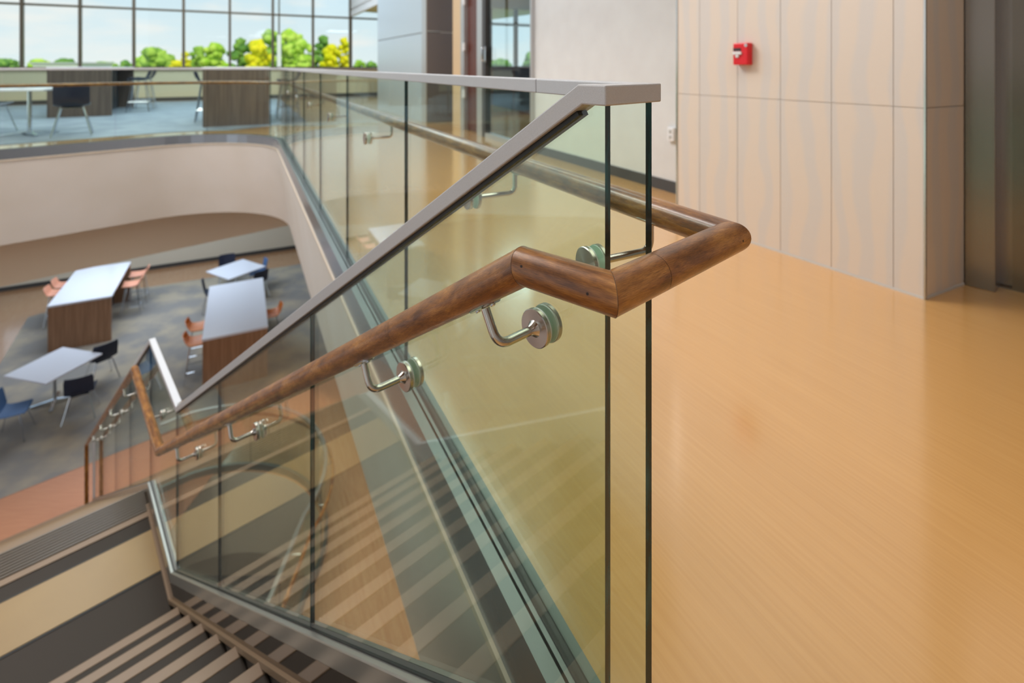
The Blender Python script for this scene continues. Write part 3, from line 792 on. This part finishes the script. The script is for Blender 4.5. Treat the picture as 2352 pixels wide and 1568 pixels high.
# stringer beside the treads, with the thin bar at its foot
def prof_sweep(name, mt, ts, o0, o1, h0, h1, parent, bevel=0):
    """upright band between heights h0,h1 over the nosing line, offsets o0..o1"""
    vs = []; n = len(ts)
    for t in ts:
        for o in (o0, o1):
            for h in (h0, h1): vs.append((t, o, nos(t)+h))
    fs = []
    for i in range(n-1):
        a = 4*i; b = a+4
        fs += [(a, b, b+1, a+1), (a+2, a+3, b+3, b+2), (a+1, b+1, b+3, a+3), (a, a+2, b+2, b)]
    fs += [(0, 1, 3, 2), (4*n-4, 4*n-2, 4*n-1, 4*n-3)]
    return MB().add(vs, fs).build(name, mt, parent, F3, bevel=bevel)
TS = [T0, T1, T2, T3]
prof_sweep('stringer', M_STRINGER, TS, -0.022, 0.022, -0.42, 0.098, st)
prof_sweep('foot_bar', M_NOSE, TS, 0.022, 0.034, -0.012, 0.010, st)
prof_sweep('stringer', M_WHITE, TS, WID, WID+0.05, -0.42, 0.098, st)

# ------------------------------------------------------------------ stair guardrail: glass panels, cap, base shoe
sg = thing('stair_guardrail', 'glass guardrail with grey metal cap running down beside the stair', 'guardrail', tuple(sp(0, 0, 0)))
def stair_panel(ta, tb, parent, th=0.0115):
    ks = [ta]+[k for k in (T0, T1, T2) if ta < k < tb]+[tb]
    lo = [(t, max(nos(t)+0.10, nos(t)+0.10)) for t in ks]
    if ta == 0.0: lo[0] = (0.0, -0.30); lo = [(0.0, -0.30)]+[(T0+0.30, nos(T0+0.3)-0.05)]+[(t, nos(t)+0.10) for t in ks if t > T0+0.3]
    hi = [(t, capz(t)+0.012) for t in ks]
    out = lo+hi[::-1]; n = len(out)
    vs = [(t, -th/2, z) for t, z in out]+[(t, th/2, z) for t, z in out]
    fs = [tuple(range(n)), tuple(range(2*n-1, n-1, -1))]+[(i, n+i, n+(i+1) % n, (i+1) % n) for i in range(n)]
    return MB().add(vs, fs, [0, 0]+[1]*n).build('glass_panel', [M_GLASS, M_GEDGE], parent, F3)
CK0, CK1, CK2 = 0.030, 2.94, 3.90
def capz(t):      # underside of the cap
    b = TOPC-CAPH
    if t < CK0: return b
    if t < CK1: return b-(t-CK0)*SL
    if t < CK2: return b-(CK1-CK0)*SL
    return b-(CK1-CK0)*SL-(t-CK2)*SL
for a, b in ((0.0, 1.030), (1.034, 2.060), (2.064, 3.000), (3.004, 3.96), (3.964, 5.1), (5.104, 6.3), (6.304, 7.6), (7.604, 9.0)):
    stair_panel(a, b, sg)
prof_sweep('base_shoe', M_SHOE, [T0+0.05, T1, T2, T3], -0.024, 0.024, 0.098, 0.155, sg, bevel=0.003)
prof_sweep('glazing_bead', M_BLACK, [T0+0.05, T1, T2, T3], -0.0085, 0.0085, 0.155, 0.159, sg)
# cap from the balcony joint round the head of the stair and down
CW = 0.036
Fc = Vector((0.2206, 0.7718)); Nc = sp(-0.011, 0.018).xy
cornB = Fc-e1*0.018*1.0+(n3*-1)*0.0
cG = sp(0.007, 0.0).xy; e3 = Vector((0.743, 0.669))
w_ = cG-B; tt_ = (w_.x*e3.y-w_.y*e3.x)/(d1.x*e3.y-d1.y*e3.x); cB = B+d1*tt_
path = [bp(0.30).xy, cB, cG]
P3 = [(p.x, p.y, TOPC-CAPH) for p in path]
P3 += [tuple(sp(t, 0, capz(t))) for t in (CK0, CK1, CK2, 9.2)]
zend = capz(9.2)
P3 += [(P3[-1][0]+d3.x*0.05, P3[-1][1]+d3.y*0.05, ZL+0.0)]
m_ = MB(); sweep(m_, P3[:7], rect(CW, CAPH)); m_.build('top_cap', M_SATIN, sg, I4, bevel=0.0022)
m_ = MB(); e_ = sp(9.22, 0, 0); m_.box(9.19, 9.23, -0.018, 0.018, ZL, zend+0.01); m_.build('end_post', M_SATIN, sg, F3, bevel=0.003)
# dark glazing channel under the cap
m_ = MB(); sweep(m_, [tuple(sp(t, 0, capz(t)-0.0085)) for t in (CK0+0.012, CK1, CK2, 9.1)], rect(0.021, 0.0085)); m_.build('glazing_channel', M_BLACK, sg, I4)

# ------------------------------------------------------------------ balcony guardrail
bg_ = thing('balcony_guardrail', 'glass guardrail along the balcony edge curving across the atrium', 'guardrail', tuple(bp(0)))
js = [0.0, 1.275, 2.463, 3.60, 4.78, 5.97, 7.16]
tot = sum((BP[i+1]-BP[i]).length for i in range(len(BP)-1))
while js[-1] < tot-1.3: js.append(js[-1]+1.19)
for a, b in zip(js, js[1:]):
    pts = sub_path(BP, a+(0.0025 if a else 0), b-0.0025)
    m_ = MB(); curved_panel(m_, pts, 0.0, 0.0115, -0.10, TOPC-0.01); m_.build('glass_panel', [M_BGLASS, M_GEDGE], bg_, I4)
cp_ = sub_path(BP, 0.302, js[-1])
m_ = MB(); sweep(m_, [(p.x, p.y, TOPC-CAPH) for p in cp_], rect(CW, CAPH)); m_.build('top_cap', M_SATIN, bg_, I4, bevel=0.0022)

# ------------------------------------------------------------------ wooden handrail on both guards
hr = thing('handrail', 'stained wooden handrail wrapping round the glass at the stair head', 'handrail', (0.1229, 0.6069, 0.826))
RR = 0.0243; HRZ = 0.826
RA = Vector((0.1160, 0.6069, HRZ)); RK = Vector((0.0161, 0.6902, HRZ)); RB = Vector((0.3365, 0.8060, HRZ))
o_r = 0.088
R_far = Vector((-0.463, 2.296, HRZ))
bal = [p for p in offs(sub_path(BP, 4.0, js[-1]), 0.11)]
balr = [RB, R_far]+[Vector((p.x, p.y, HRZ)) for p in bal]
def rz(t):
    if t < 0.069: return HRZ
    if t < 2.965: return HRZ-0.002-(t-0.069)*0.632
    if t < 4.0: return HRZ-0.002-2.896*0.632
    return HRZ-0.002-2.896*0.632-(t-4.0)*0.637
strr = [Vector(sp(t, o_r, rz(t))) for t in (1.5, 2.965, 4.0, 9.2)]
full = balr[::-1]+[RA, RK, Vector(sp(0.62, o_r, rz(0.62)))]+strr
# split in sections at its joints, sharing the mitre planes
nseg = len(full)-1
Ds = [(full[i+1]-full[i]).normalized() for i in range(nseg)]
def mit(i):
    if i <= 0: return Ds[0]
    if i >= nseg: return Ds[-1]
    return (Ds[i-1]+Ds[i]).normalized()
iB = len(balr)-1; iA = iB+1; iK = iB+2
PR = circ(RR, 40)
def rail(i0, i1, label=None, u0=0.0):
    m = MB(); sweep(m, full[i0:i1+1], PR, True, 0, True, (mit(i0), mit(i1)), u0)
    o = m.build('rail_section', M_WOOD, hr, I4)
    if label: o['label'] = label
    return o
rail(0, iB-1, u0=9.0); rail(iB-1, iB, u0=3.0)
# short return across the stair head in two lengths (a glued joint shows)
mid = full[iB].lerp(full[iA], 0.70)
for q0, q1, e0, e1_, u in ((full[iB], mid, mit(iB), None, 5.0), (mid, full[iA], None, mit(iA), 7.3)):
    m = MB(); sweep(m, [q0, q1], PR, True, 0, True, (e0, e1_), u); m.build('rail_section', M_WOOD, hr, I4)
rail(iA, iK, u0=11.0)
nx = Vector(sp(0.40, o_r, rz(0.40)))
dS = (full[iK+1]-full[iK]).normalized(); nx = full[iK]+dS*0.385
m = MB(); sweep(m, [full[iK], nx], PR, True, 0, True, (mit(iK), None), 13.0); m.build('rail_section', M_WOOD, hr, I4)
m = MB(); sweep(m, [nx]+full[iK+1:], PR, True, 0, True, None, 15.2); m.build('rail_section', M_WOOD, hr, I4)
m = MB(); q = full[-1]; sweep(m, [q+Vector((0, 0, 0.0)), Vector((q.x, q.y, ZL+0.15))], PR, True); m.build('rail_drop', M_WOOD, hr, I4)
# thin dark seams at mitres and glued joint
def seam(p, nrm, d):
    m = MB(); nr = Vector(nrm).normalized()
    R_ = rings([p-d*0.0003, p+d*0.0003], circ(RR+0.00012, 40), (nr, nr)); k = 40
    m.add([v for r in R_ for v in r], [(i, (i+1) % k, k+(i+1) % k, k+i) for i in range(k)], 0, True)
    m.build('joint_line', mat('joint_glue', rgb(40, 22, 10), 0.5) if 'joint_glue' not in MATS else MATS['joint_glue'], hr, I4)
seam(full[iA], mit(iA), Ds[iA]); seam(full[iK], mit(iK), Ds[iK]); seam(mid, Ds[iB], Ds[iB]); seam(nx, dS, dS)
# plugged nail holes
def plug(p, d, w):
    # small dark filled nail hole on the face of the rail towards w
    w = Vector(w); w = (w-d*w.dot(d)).normalized(); q = p+w*(RR-0.0006)
    m = MB(); m.lathe([(0.0017, 0), (0.0017, 0.0008)], 12)
    x = d.normalized(); y = w.cross(x)
    m.build('nail_plug', MATS['joint_glue'], hr, Matrix(((x.x, y.x, w.x, q.x), (x.y, y.y, w.y, q.y), (x.z, y.z, w.z, q.z), (0, 0, 0, 1))))
toc = Vector((0, 0, EYE))
for p_, d_, dz in ((RA.lerp(RK, 0.14), RK-RA, -0.30), (RA.lerp(RK, 0.90), RK-RA, -0.05), (RB.lerp(RA, 0.03), RA-RB, -0.25)):
    plug(p_, (d_).normalized(), (toc-p_).normalized()+Vector((0, 0, dz)))

# brackets: built once in their own frame (x along rail, y up to rail, z out from the glass), then copied
H_ = 0.079
def bracket_proto(out, name='bracket'):
    M0 = Matrix.Identity(4)
    b = MB(); r = 0.0067
    sweep(b, fillet([(0, 0, 0.010), (0, 0, out), (0, H_-RR-0.003, out)], 0.021, 10), circ(r, 20), True)
    b.lathe([(0.0125, 0.0165), (0.0105, 0.019), (0.0075, 0.024), (0.0062, 0.029)], 24, c=(0, 0, 0))
    arm = b.build(name, M_STEEL, hr, M0)
    d = MB(); R_ = 0.0285
    d.lathe([(R_-0.0012, 0.0085), (R_, 0.0095), (R_, 0.0155), (R_-0.0012, 0.0166)], 48); d.build('clamp_disc', M_STEELD, arm, M0)
    d = MB(); d.lathe([(R_-0.0012, -0.0166), (R_, -0.0155), (R_, -0.0095), (R_-0.0012, -0.0085)], 48); d.build('clamp_disc', M_STEELD, arm, M0)
    d = MB(); d.lathe([(R_-0.001, 0.0060), (R_-0.001, 0.0086)], 48); d.lathe([(R_-0.001, -0.0086), (R_-0.001, -0.0060)], 48); d.build('gasket', M_GASKET, arm, M0)
    # saddle: a curved plate hugging the rail underside
    s = MB(); n = 8; vs = []; L_ = 0.032
    prof = []
    for k in range(n+1):
        a = math.radians(-90-34+68*k/n); prof.append((math.cos(a), math.sin(a)))
    for xx, wz in ((-L_, 0.35), (-L_*0.8, 0.85), (-L_*0.4, 1.0), (L_*0.4, 1.0), (L_*0.8, 0.85), (L_, 0.35)):
        for rr in (RR+0.0002, RR+0.0026):
            for k in range(n+1):
                a = math.radians(-90+(-34+68*k/n)*wz); vs.append((xx, H_+rr*math.sin(a), out+rr*math.cos(a)))
    fs = []; w = n+1
    for i in range(5):
        for k in range(n):
            o0 = i*2*w; o1 = (i+1)*2*w
            fs.append((o0+w+k, o0+w+k+1, o1+w+k+1, o1+w+k)); fs.append((o0+k, o1+k, o1+k+1, o0+k+1))
        fs.append((o0, o0+w, o1+w, o1)); fs.append((o0+n, o1+n, o1+w+n, o0+w+n))
    fs.append(tuple(range(0, w))+tuple(range(2*w-1, w-1, -1))); q_ = 10*w; fs.append(tuple(q_+k for k in range(w))+tuple(q_+k for k in range(2*w-1, w-1, -1)))
    s.add(vs, fs, 0, True); s.build('saddle_plate', M_STEEL, arm, M0)
    for sx in (-0.020, 0.020):
        sc_ = MB()
        sc_.lathe([(0.0042, 0), (0.0042, 0.0012), (0.003, 0.0024)], 12, c=(0, 0, 0))
        k = len(sc_.v)-36
        for i in range(k, len(sc_.v)):
            x, y, z = sc_.v[i]; sc_.v[i] = (x+sx, H_-RR-0.0022-z, y+out)
        sc_.build('screw', M_CHROME, arm, M0)
    return arm
def frame(p, x, y, z):
    return Matrix(((x.x, y.x, z.x, p.x), (x.y, y.y, z.y, p.y), (x.z, y.z, z.z, p.z), (0, 0, 0, 1)))
def bracket_stair(proto, t, z, sloped=True):
    zo = Vector((n3.x, n3.y, 0))
    c_, s_2 = (math.cos(math.atan(0.633)), math.sin(math.atan(0.633))) if sloped else (1.0, 0.0)
    xd = Vector((d3.x*c_, d3.y*c_, -s_2)); yd = Vector((d3.x*s_2, d3.y*s_2, c_))
    return frame(sp(t, 0, z), xd, yd, zo)
pb = bracket_proto(o_r)
first = [True]
def put(proto, M):
    if proto.name in used_first: return copy_tree(proto, M, hr)
    used_first.add(proto.name)
    old = WM[proto.name]
    kids = [x for x in bpy.data.objects if x.parent == proto]
    rel = [old.inverted() @ WM[k.name] for k in kids]
    place(proto, M, hr)
    for k, r_ in zip(kids, rel): WM[k.name] = M @ r_
    return proto
used_first = set()
def hsolve(t):   # height of the bracket centre for a sloped one at t
    c_, s_2 = math.cos(math.atan(0.633)), math.sin(math.atan(0.633))
    tt = t+H_*s_2; return rz(tt)-H_*c_
for t in (0.125, 0.508, 1.515, 2.455): put(pb, bracket_stair(pb, t, hsolve(t)))
put(pb, bracket_stair(pb, 3.45, rz(3.45)-H_, False))
for t in (4.6, 5.7, 6.8, 7.9): put(pb, bracket_stair(pb, t, hsolve(t)))
# balcony side, longer arms
lr = (R_far-RB).normalized()
for i, t in enumerate((0.138, 0.665, 1.93, 3.1, 4.3, 5.5, 6.7)):
    c = bp(t, 0, HRZ-H_+(0.008 if i == 0 else 0))
    if t < 1.9:
        w_ = (Vector(c.xy)-RB.xy); dd = abs(w_.x*lr.y-w_.y*lr.x)-(0.006 if i == 0 else 0)
    else: dd = 0.115
    pr_ = bracket_proto(dd) if i < 3 else pb3
    if i == 2: pb3 = pr_
    M = frame(c, Vector((-d1.x, -d1.y, 0)), Vector((0, 0, 1)), Vector((e1.x, e1.y, 0)))
    put(pr_, M)

# ================================================================== FURNITURE
def bar_table(label, x, y, z, rz_, L_=2.5, W_=1.1, H__=1.067, wood_=None, group=None):
    t = thing('bar_table', label, 'table', (x, y, z), rz_, group)
    wood_ = wood_ or M_TWOOD
    MB().box(-W_/2-0.01, W_/2+0.01, 0, L_, H__-0.045, H__).build('table_top', M_TWHITE, t, bevel=0.004)
    MB().box(-W_/2, W_/2, 0.01, 0.06, 0, H__-0.045).build('end_panel', wood_, t, bevel=0.002)
    MB().box(-W_/2, W_/2, L_-0.06, L_-0.01, 0, H__-0.045).build('end_panel', wood_, t, bevel=0.002)
    MB().box(-0.22, 0.22, 0.06, L_-0.06, 0.02, H__-0.045).build('centre_panel', M_DARKSIDE, t)
    return t
yaw_t = math.radians(27.4)
def shell(mb, w, d, h, low=False, th=0.012):
    """moulded seat and back: profile in y,z swept across x with a dish"""
    prof = [(-d*0.5, 0.0), (-d*0.46, 0.018), (-d*0.25, 0.008), (0, 0.0), (d*0.25, 0.006), (d*0.40, 0.03), (d*0.47, 0.09), (d*0.51, h*0.45), (d*0.57, h*0.8), (d*0.60, h)]
    nx_ = 6; vs = []; fs = []
    for side in (0, 1):
        for j, (y, z) in enumerate(prof):
            fr_ = j/(len(prof)-1); ww_ = w*(0.92 if j in (0, 9) else 1.0)
            for i in range(nx_+1):
                u = -1+2*i/nx_; dish = 0.035*u*u
                yy = y-(dish*1.2 if j >= 6 else 0); zz = z+(dish if j < 6 else 0)
                if side: yy += th*(1 if j >= 6 else 0); zz -= th*(1 if j < 6 else 0)
                vs.append((u*ww_/2, yy, zz))
    m1 = len(prof)*(nx_+1); w1 = nx_+1
    for j in range(len(prof)-1):
        for i in range(nx_):
            a = j*w1+i; fs.append((a, a+1, a+w1+1, a+w1)); fs.append((m1+a, m1+a+w1, m1+a+w1+1, m1+a+1))
    for j in range(len(prof)-1):
        a = j*w1; fs.append((a, a+w1, m1+a+w1, m1+a)); a += nx_; fs.append((a, m1+a, m1+a+w1, a+w1))
    for i in range(nx_):
        fs.append((i, m1+i, m1+i+1, i+1)); a = (len(prof)-1)*w1+i; fs.append((a, a+1, m1+a+1, m1+a))
    mb.add(vs, fs, 0, True)
def chair(label, x, y, z, rz_, m=None, sh=0.45, bh=0.38, stool=False, group=None):
    t = thing('bar_stool' if stool else 'chair', label, 'stool' if stool else 'chair', (x, y, z), rz_, group)
    m = m or M_NAVY
    mb = MB(); shell(mb, 0.44, 0.42, bh)
    mb.build('seat_shell', m, t, WM[t.name] @ Matrix.Translation((0, 0, sh)))
    sx, sy = (0.20, 0.20) if stool else (0.22, 0.21)
    for a in (-1, 1):
        for b in (-1, 1):
            mb = MB(); rod(mb, (a*sx*1.1, b*sy*1.1, 0.006), (a*sx*0.62, b*sy*0.62, sh-0.005), 0.011, 8); mb.build('leg', M_CHROME, t)
    if stool:
        mb = MB(); f = sx*0.96; zf = 0.24
        sweep(mb, [(-f, -f, zf), (f, -f, zf), (f, f, zf), (-f, f, zf), (-f, -f+0.01, zf)], circ(0.009, 8), True); mb.build('foot_ring', M_CHROME, t)
    mb = MB(); mb.box(-0.13, 0.13, -0.13, 0.13, sh-0.022, sh-0.012); mb.build('seat_plate', M_CHROME, t)
    return t
def cafe_table(label, x, y, z, rz_, W_=0.95, H__=0.74, group=None):
    t = thing('cafe_table', label, 'table', (x, y, z), rz_, group)
    MB().box(-W_/2, W_/2, -W_/2, W_/2, H__-0.03, H__).build('table_top', M_TWHITE, t, bevel=0.006)
    mb = MB(); mb.lathe([(0.03, 0.04), (0.03, H__-0.03)], 16); mb.build('column', M_CHROME, t)
    mb = MB(); mb.lathe([(0.12, H__-0.042), (0.12, H__-0.031)], 20); mb.build('mount_plate', M_CHROME, t)
    for k in range(4):
        a = k*PI/2+PI/4; mb = MB(); c_, s_3 = math.cos(a), math.sin(a)
        sweep(mb, [(0.02*c_, 0.02*s_3, 0.055), (0.36*c_, 0.36*s_3, 0.015)], rect(0.05, 0.02, -0.01)); mb.build('foot', M_CHROME, t)
    return t
# lower floor (coordinates are table centres' near edge or centres)
def near_edge(cx, cy, L_, yaw):
    return cx+math.sin(yaw)*L_/2, cy-math.cos(yaw)*L_/2
x, y = near_edge(-10.62, 13.25, 2.45, yaw_t)
bar_table('white-topped brown bar table on the lower floor, the left one with pink stools', x, y, ZL+0.01, yaw_t, 2.45, 1.17, group=None)
x, y = near_edge(-6.32, 11.98, 2.85, yaw_t)
bar_table('white-topped brown bar table on the lower floor with orange stools, nearer the stair rail', x, y, ZL+0.01, yaw_t, 2.85, 1.18)
cafe_table('square white cafe table on the lower floor behind the right bar table', -7.89, 14.95, ZL+0.01, math.radians(59.6), 1.10)
cafe_table('square white cafe table on the lower floor at the left edge, nearest the camera', -8.89, 10.16, ZL+0.01, math.radians(-13.5), 1.04)
def P2(px, py, z):
    Yd = (EYE-z)*1200/(py-152); return ((px-1176)/1200*Yd, Yd)
SZ = ZL+0.01
def st_at(label, px, py, rz_, m, seat=0.76):
    x, y = P2(px, py, SZ+seat); return chair(label, x, y, SZ, rz_, m, seat, 0.20, True)
def ch_at(label, px, py, rz_, m, seat=0.45, zb=None):
    zb = SZ if zb is None else zb
    x, y = P2(px, py, zb+seat); return chair(label, x, y, zb, rz_, m, seat, 0.38)
E_ = math.radians
st_at('pink shell stool on the right of the left lower bar table, farther one', 318, 631, E_(27.4-90), M_PEACH)
st_at('pink shell stool on the right of the left lower bar table, nearer one', 303, 654, E_(27.4-90), M_PEACH)
st_at('pink stool peeking out left of the left lower bar table, farther one', 148, 656, E_(27.4+90), M_PEACH)
st_at('pink stool peeking out left of the left lower bar table, nearer one', 132, 674, E_(27.4+90), M_PEACH)
st_at('orange stool left of the right lower bar table, farther one', 457, 752, E_(27.4+90), M_ORANGE)
st_at('orange stool left of the right lower bar table, nearer one', 453, 785, E_(27.4+90), M_ORANGE)
st_at('orange stool right of the right lower bar table, by the handrail cap', 622, 722, E_(27.4-90), M_ORANGE)
ch_at('navy chair behind the nearest lower cafe table, back to the brown panel', 234, 822, E_(-125), M_NAVY)
ch_at('navy chair tucked at the right side of the nearest lower cafe table', 186, 898, E_(-150), M_NAVY)
ch_at('blue-seated chair cut by the left edge of the photo, lower floor', 30, 945, E_(115), M_BLUE)
ch_at('navy chair at the far left side of the small back cafe table', 522, 618, E_(30), M_NAVY)
ch_at('blue chair right of the small back cafe table, near the fascia', 592, 628, E_(-55), M_BLUE)
ch_at('navy chair left of the small back cafe table, beside the bar table corner', 488, 672, E_(120), M_NAVY)
ch_at('navy chair hidden between the small back cafe table and the bar table', 590, 648, E_(-120), M_NAVY)

# upper floor furniture
def up(px, py, z=0.0): return P2(px, py, z)
def ebar(label, lx, rx, py, L_, wood_):
    # near edge centre
    x, y = (lx[0]+rx[0])/2, (lx[1]+rx[1])/2
    return bar_table(label, x, y, 0.006, yaw_t, L_, 1.08, wood_=wood_)
ebar('dark wood-grain bar table on the upper floor, centre one behind the curved guardrail', (-5.33, 9.08), (-4.69, 9.95), 0, 2.4, M_TWOODG)
bar_table('brown wood-grain bar table on the upper floor, left one before the windows', -9.28, 11.22, 0.006, yaw_t, 2.7, 1.10, wood_=M_TWOODG)
cafe_table('square white cafe table on the upper floor at the left edge of the photo', -7.62, 8.25, 0.006, E_(10), 1.0)
chair('navy chair with its back to the camera beside the upper cafe table', -6.90, 8.20, 0.006, E_(-143), M_NAVY)
chair('navy chair left of the upper cafe table, cut by the edge of the photo', -8.55, 8.55, 0.006, E_(80), M_NAVY)
chair('navy stool left of the centre upper bar table', -5.95, 10.25, 0.006, E_(27.4+90), M_NAVY, 0.76, 0.22, True)
chair('navy stool right of the centre upper bar table', -4.72, 11.0, 0.006, E_(27.4-90), M_NAVY, 0.76, 0.22, True)
chair('navy stool right of the left upper bar table, nearer one', -8.92, 12.5, 0.006, E_(27.4-90), M_NAVY, 0.76, 0.22, True)
chair('navy stool right of the left upper bar table, farther one', -9.35, 13.3, 0.006, E_(27.4-90), M_NAVY, 0.76, 0.22, True)
# dark cabinet and desk in the office behind the storefront
x, y = -0.35, 11.4
cb = thing('office_cabinet', 'dark low cabinet inside the glazed office under the windows', 'cabinet', (x, y, 0), yaw_t)
MB().box(-0.1, 1.5, 0, 0.45, 0.0, 1.06).build('body', M_DOORWOOD, cb, bevel=0.004)
MB().box(-0.12, 1.52, -0.02, 0.47, 1.06, 1.09).build('worktop', M_TOUCH, cb)
for k in range(3): MB().box(-0.08+0.53*k, 0.42+0.53*k, -0.018, 0.0, 0.10, 1.03).build('door', M_DARKSIDE, cb, bevel=0.003)

# ================================================================== OUTSIDE
ZG = -7.0
tri_floor('lawn', [(-260, 24), (140, 24), (140, 420), (-260, 420)], ZG-0.2, ZG, M_GRASS, 'structure')
def tree(label, px, ytop, hw, Yd, m, grp=None):
    X = (px-1176)/1200*Yd; top = EYE+(152-ytop)/1200*Yd; wd_ = hw/1200*Yd*1.15
    t = thing('tree', label, 'tree', (X, Yd, ZG), random.uniform(0, 6), grp)
    mb = MB(); mb.lathe([(0.5, 0), (0.35, 2.5), (0.22, (top-ZG)*0.7)], 8); mb.build('trunk', M_TRUNK, t)
    bm = bmesh.new(); hgt = top-ZG
    blobs = []
    for k in range(60):
        a = random.uniform(0, 2*PI); rr = wd_*random.uniform(0.0, 0.92); zz = random.uniform(0.45, 0.92)
        sh = 1.0-abs(zz-0.55)*0.9
        blobs.append((rr*sh*math.cos(a), rr*sh*math.sin(a), hgt*zz, wd_*random.uniform(0.18, 0.32)))
    blobs.append((0, 0, hgt-wd_*0.42, wd_*0.42))
    for bx_, by_, bz_, br in blobs:
        r_ = bmesh.ops.create_icosphere(bm, subdivisions=2, radius=1)
        for v in r_['verts']:
            n_ = v.co.normalized(); k = 1+0.10*math.sin(9*n_.x+bx_)*math.sin(8*n_.y+by_)+0.09*math.sin(15*n_.z+3*bz_)+random.uniform(-0.20, 0.20)
            v.co = Vector((n_.x*br*k+bx_, n_.y*br*k+by_, min(n_.z*br*k*0.95+bz_, hgt)))
    me = bpy.data.meshes.new('crown'); bm.to_mesh(me); bm.free(); me.materials.append(m)
    for p in me.polygons: p.use_smooth = True
    o = bpy.data.objects.new('crown', me); COL.objects.link(o); place(o, WM[t.name], t)
    return t
TR = [('round green tree standing alone behind the third window from the left', 362, 108, 36, 95, 0),
      ('low green tree touching the left side of the round lone tree', 332, 124, 22, 100, 2),
      ('small yellow tree at the left foot of the tree line', 426, 117, 17, 80, 1),
      ('yellow bush low at the left end of the tree line', 405, 136, 22, 76, 1),
      ('green tree rising right of the small yellow tree', 458, 104, 24, 86, 0),
      ('pale lime tree before the mullion left of centre', 494, 96, 30, 84, 2),
      ('deep green pointed tree in the middle of the tree line', 552, 85, 27, 88, 3),
      ('large bright yellow tree in the middle of the tree line', 592, 88, 34, 78, 1),
      ('tall green tree left of the white pole', 622, 66, 30, 90, 0),
      ('tall lime tree right of the white pole', 664, 64, 32, 86, 2),
      ('bushy pale green tree before the tall lime tree', 692, 88, 30, 74, 2),
      ('thin green tree right of the bushy pale one', 742, 80, 24, 84, 3),
      ('yellow tree left of the last mullion', 762, 100, 24, 74, 1),
      ('orange-yellow tree closing the right end of the tree line', 790, 84, 20, 76, 1),
      ('small deep green tree at the left edge of the windows', 20, 134, 26, 120, 3),
      ('low lime tree behind the low white building, left part', 85, 134, 26, 125, 2),
      ('low deep green tree behind the low white building, right part', 150, 133, 28, 130, 3),
      ('distant low green tree left of the third mullion', 240, 141, 30, 150, 0),
      ('distant deep green tree beside the third mullion', 287, 137, 18, 140, 3),
      ('small green tree seen through the narrow side window', 824, 137, 18, 110, 0),
      ('small deep green tree at the edge of the narrow side window', 852, 139, 16, 115, 3),
      ('dark tree seen through the office glass, left', 1150, 132, 26, 100, 3),
      ('dark tree seen through the office glass, right', 1216, 118, 20, 90, 3)]
for l, px, yt, hw, Yd, mi in TR: tree(l, px, yt, hw, Yd, LEAF[mi])
# low white building
Yb = 110; x0 = (75-1176)/1200*Yb; x1 = (190-1176)/1200*Yb
wb = thing('low_building', 'low white building far outside behind the left windows', 'building', (x0, Yb, ZG), 0)
MB().box(0, x1-x0, 0, 8, 0, ZG*-1+1.09+0.4).build('wall', M_BLDG, wb)
MB().box(-0.3, x1-x0+0.3, -0.3, 8.3, -ZG+1.49, -ZG+1.9).build('roof', M_ALU, wb)
for k in range(6): MB().box(0.8+1.6*k, 1.9+1.6*k, -0.05, 0.02, 5.2, 6.6).build('window', M_DARKSIDE, wb)
# white pole
Yp = 40; xp = (641-1176)/1200*Yp
po = thing('lamp_post', 'tall white post outside in front of the tree line', 'pole', (xp, Yp, ZG), 0)
mb = MB(); mb.lathe([(0.17, 0), (0.155, 8.0), (0.15, 10.5)], 16); mb.build('shaft', M_BLDG, po)
mb = MB(); mb.lathe([(0.06, 10.5), (0.05, 14.5)], 12); mb.build('upper_shaft', M_MULL, po)

# repeats share a group
GR = {('chair', 0): 'navy and blue chairs round the lower cafe tables', ('chair', 1): 'navy chairs round the upper cafe table',
      ('stool', 0): 'shell stools at the lower bar tables', ('stool', 1): 'navy stools at the upper bar tables',
      ('tree', 0): 'trees outside the windows', ('light', 1): 'recessed ceiling lights'}
for o in bpy.data.objects:
    if o.parent is None and 'category' in o:
        g = GR.get((o['category'], 1 if o.location.z > -1 else 0))
        if g: o['group'] = g
        if o.name.startswith('bar_table'): o['group'] = 'bar tables on the %s floor' % ('upper' if o.location.z > -1 else 'lower')
        if o.name.startswith('cafe_table') and o.location.z < -1: o['group'] = 'cafe tables on the lower floor'
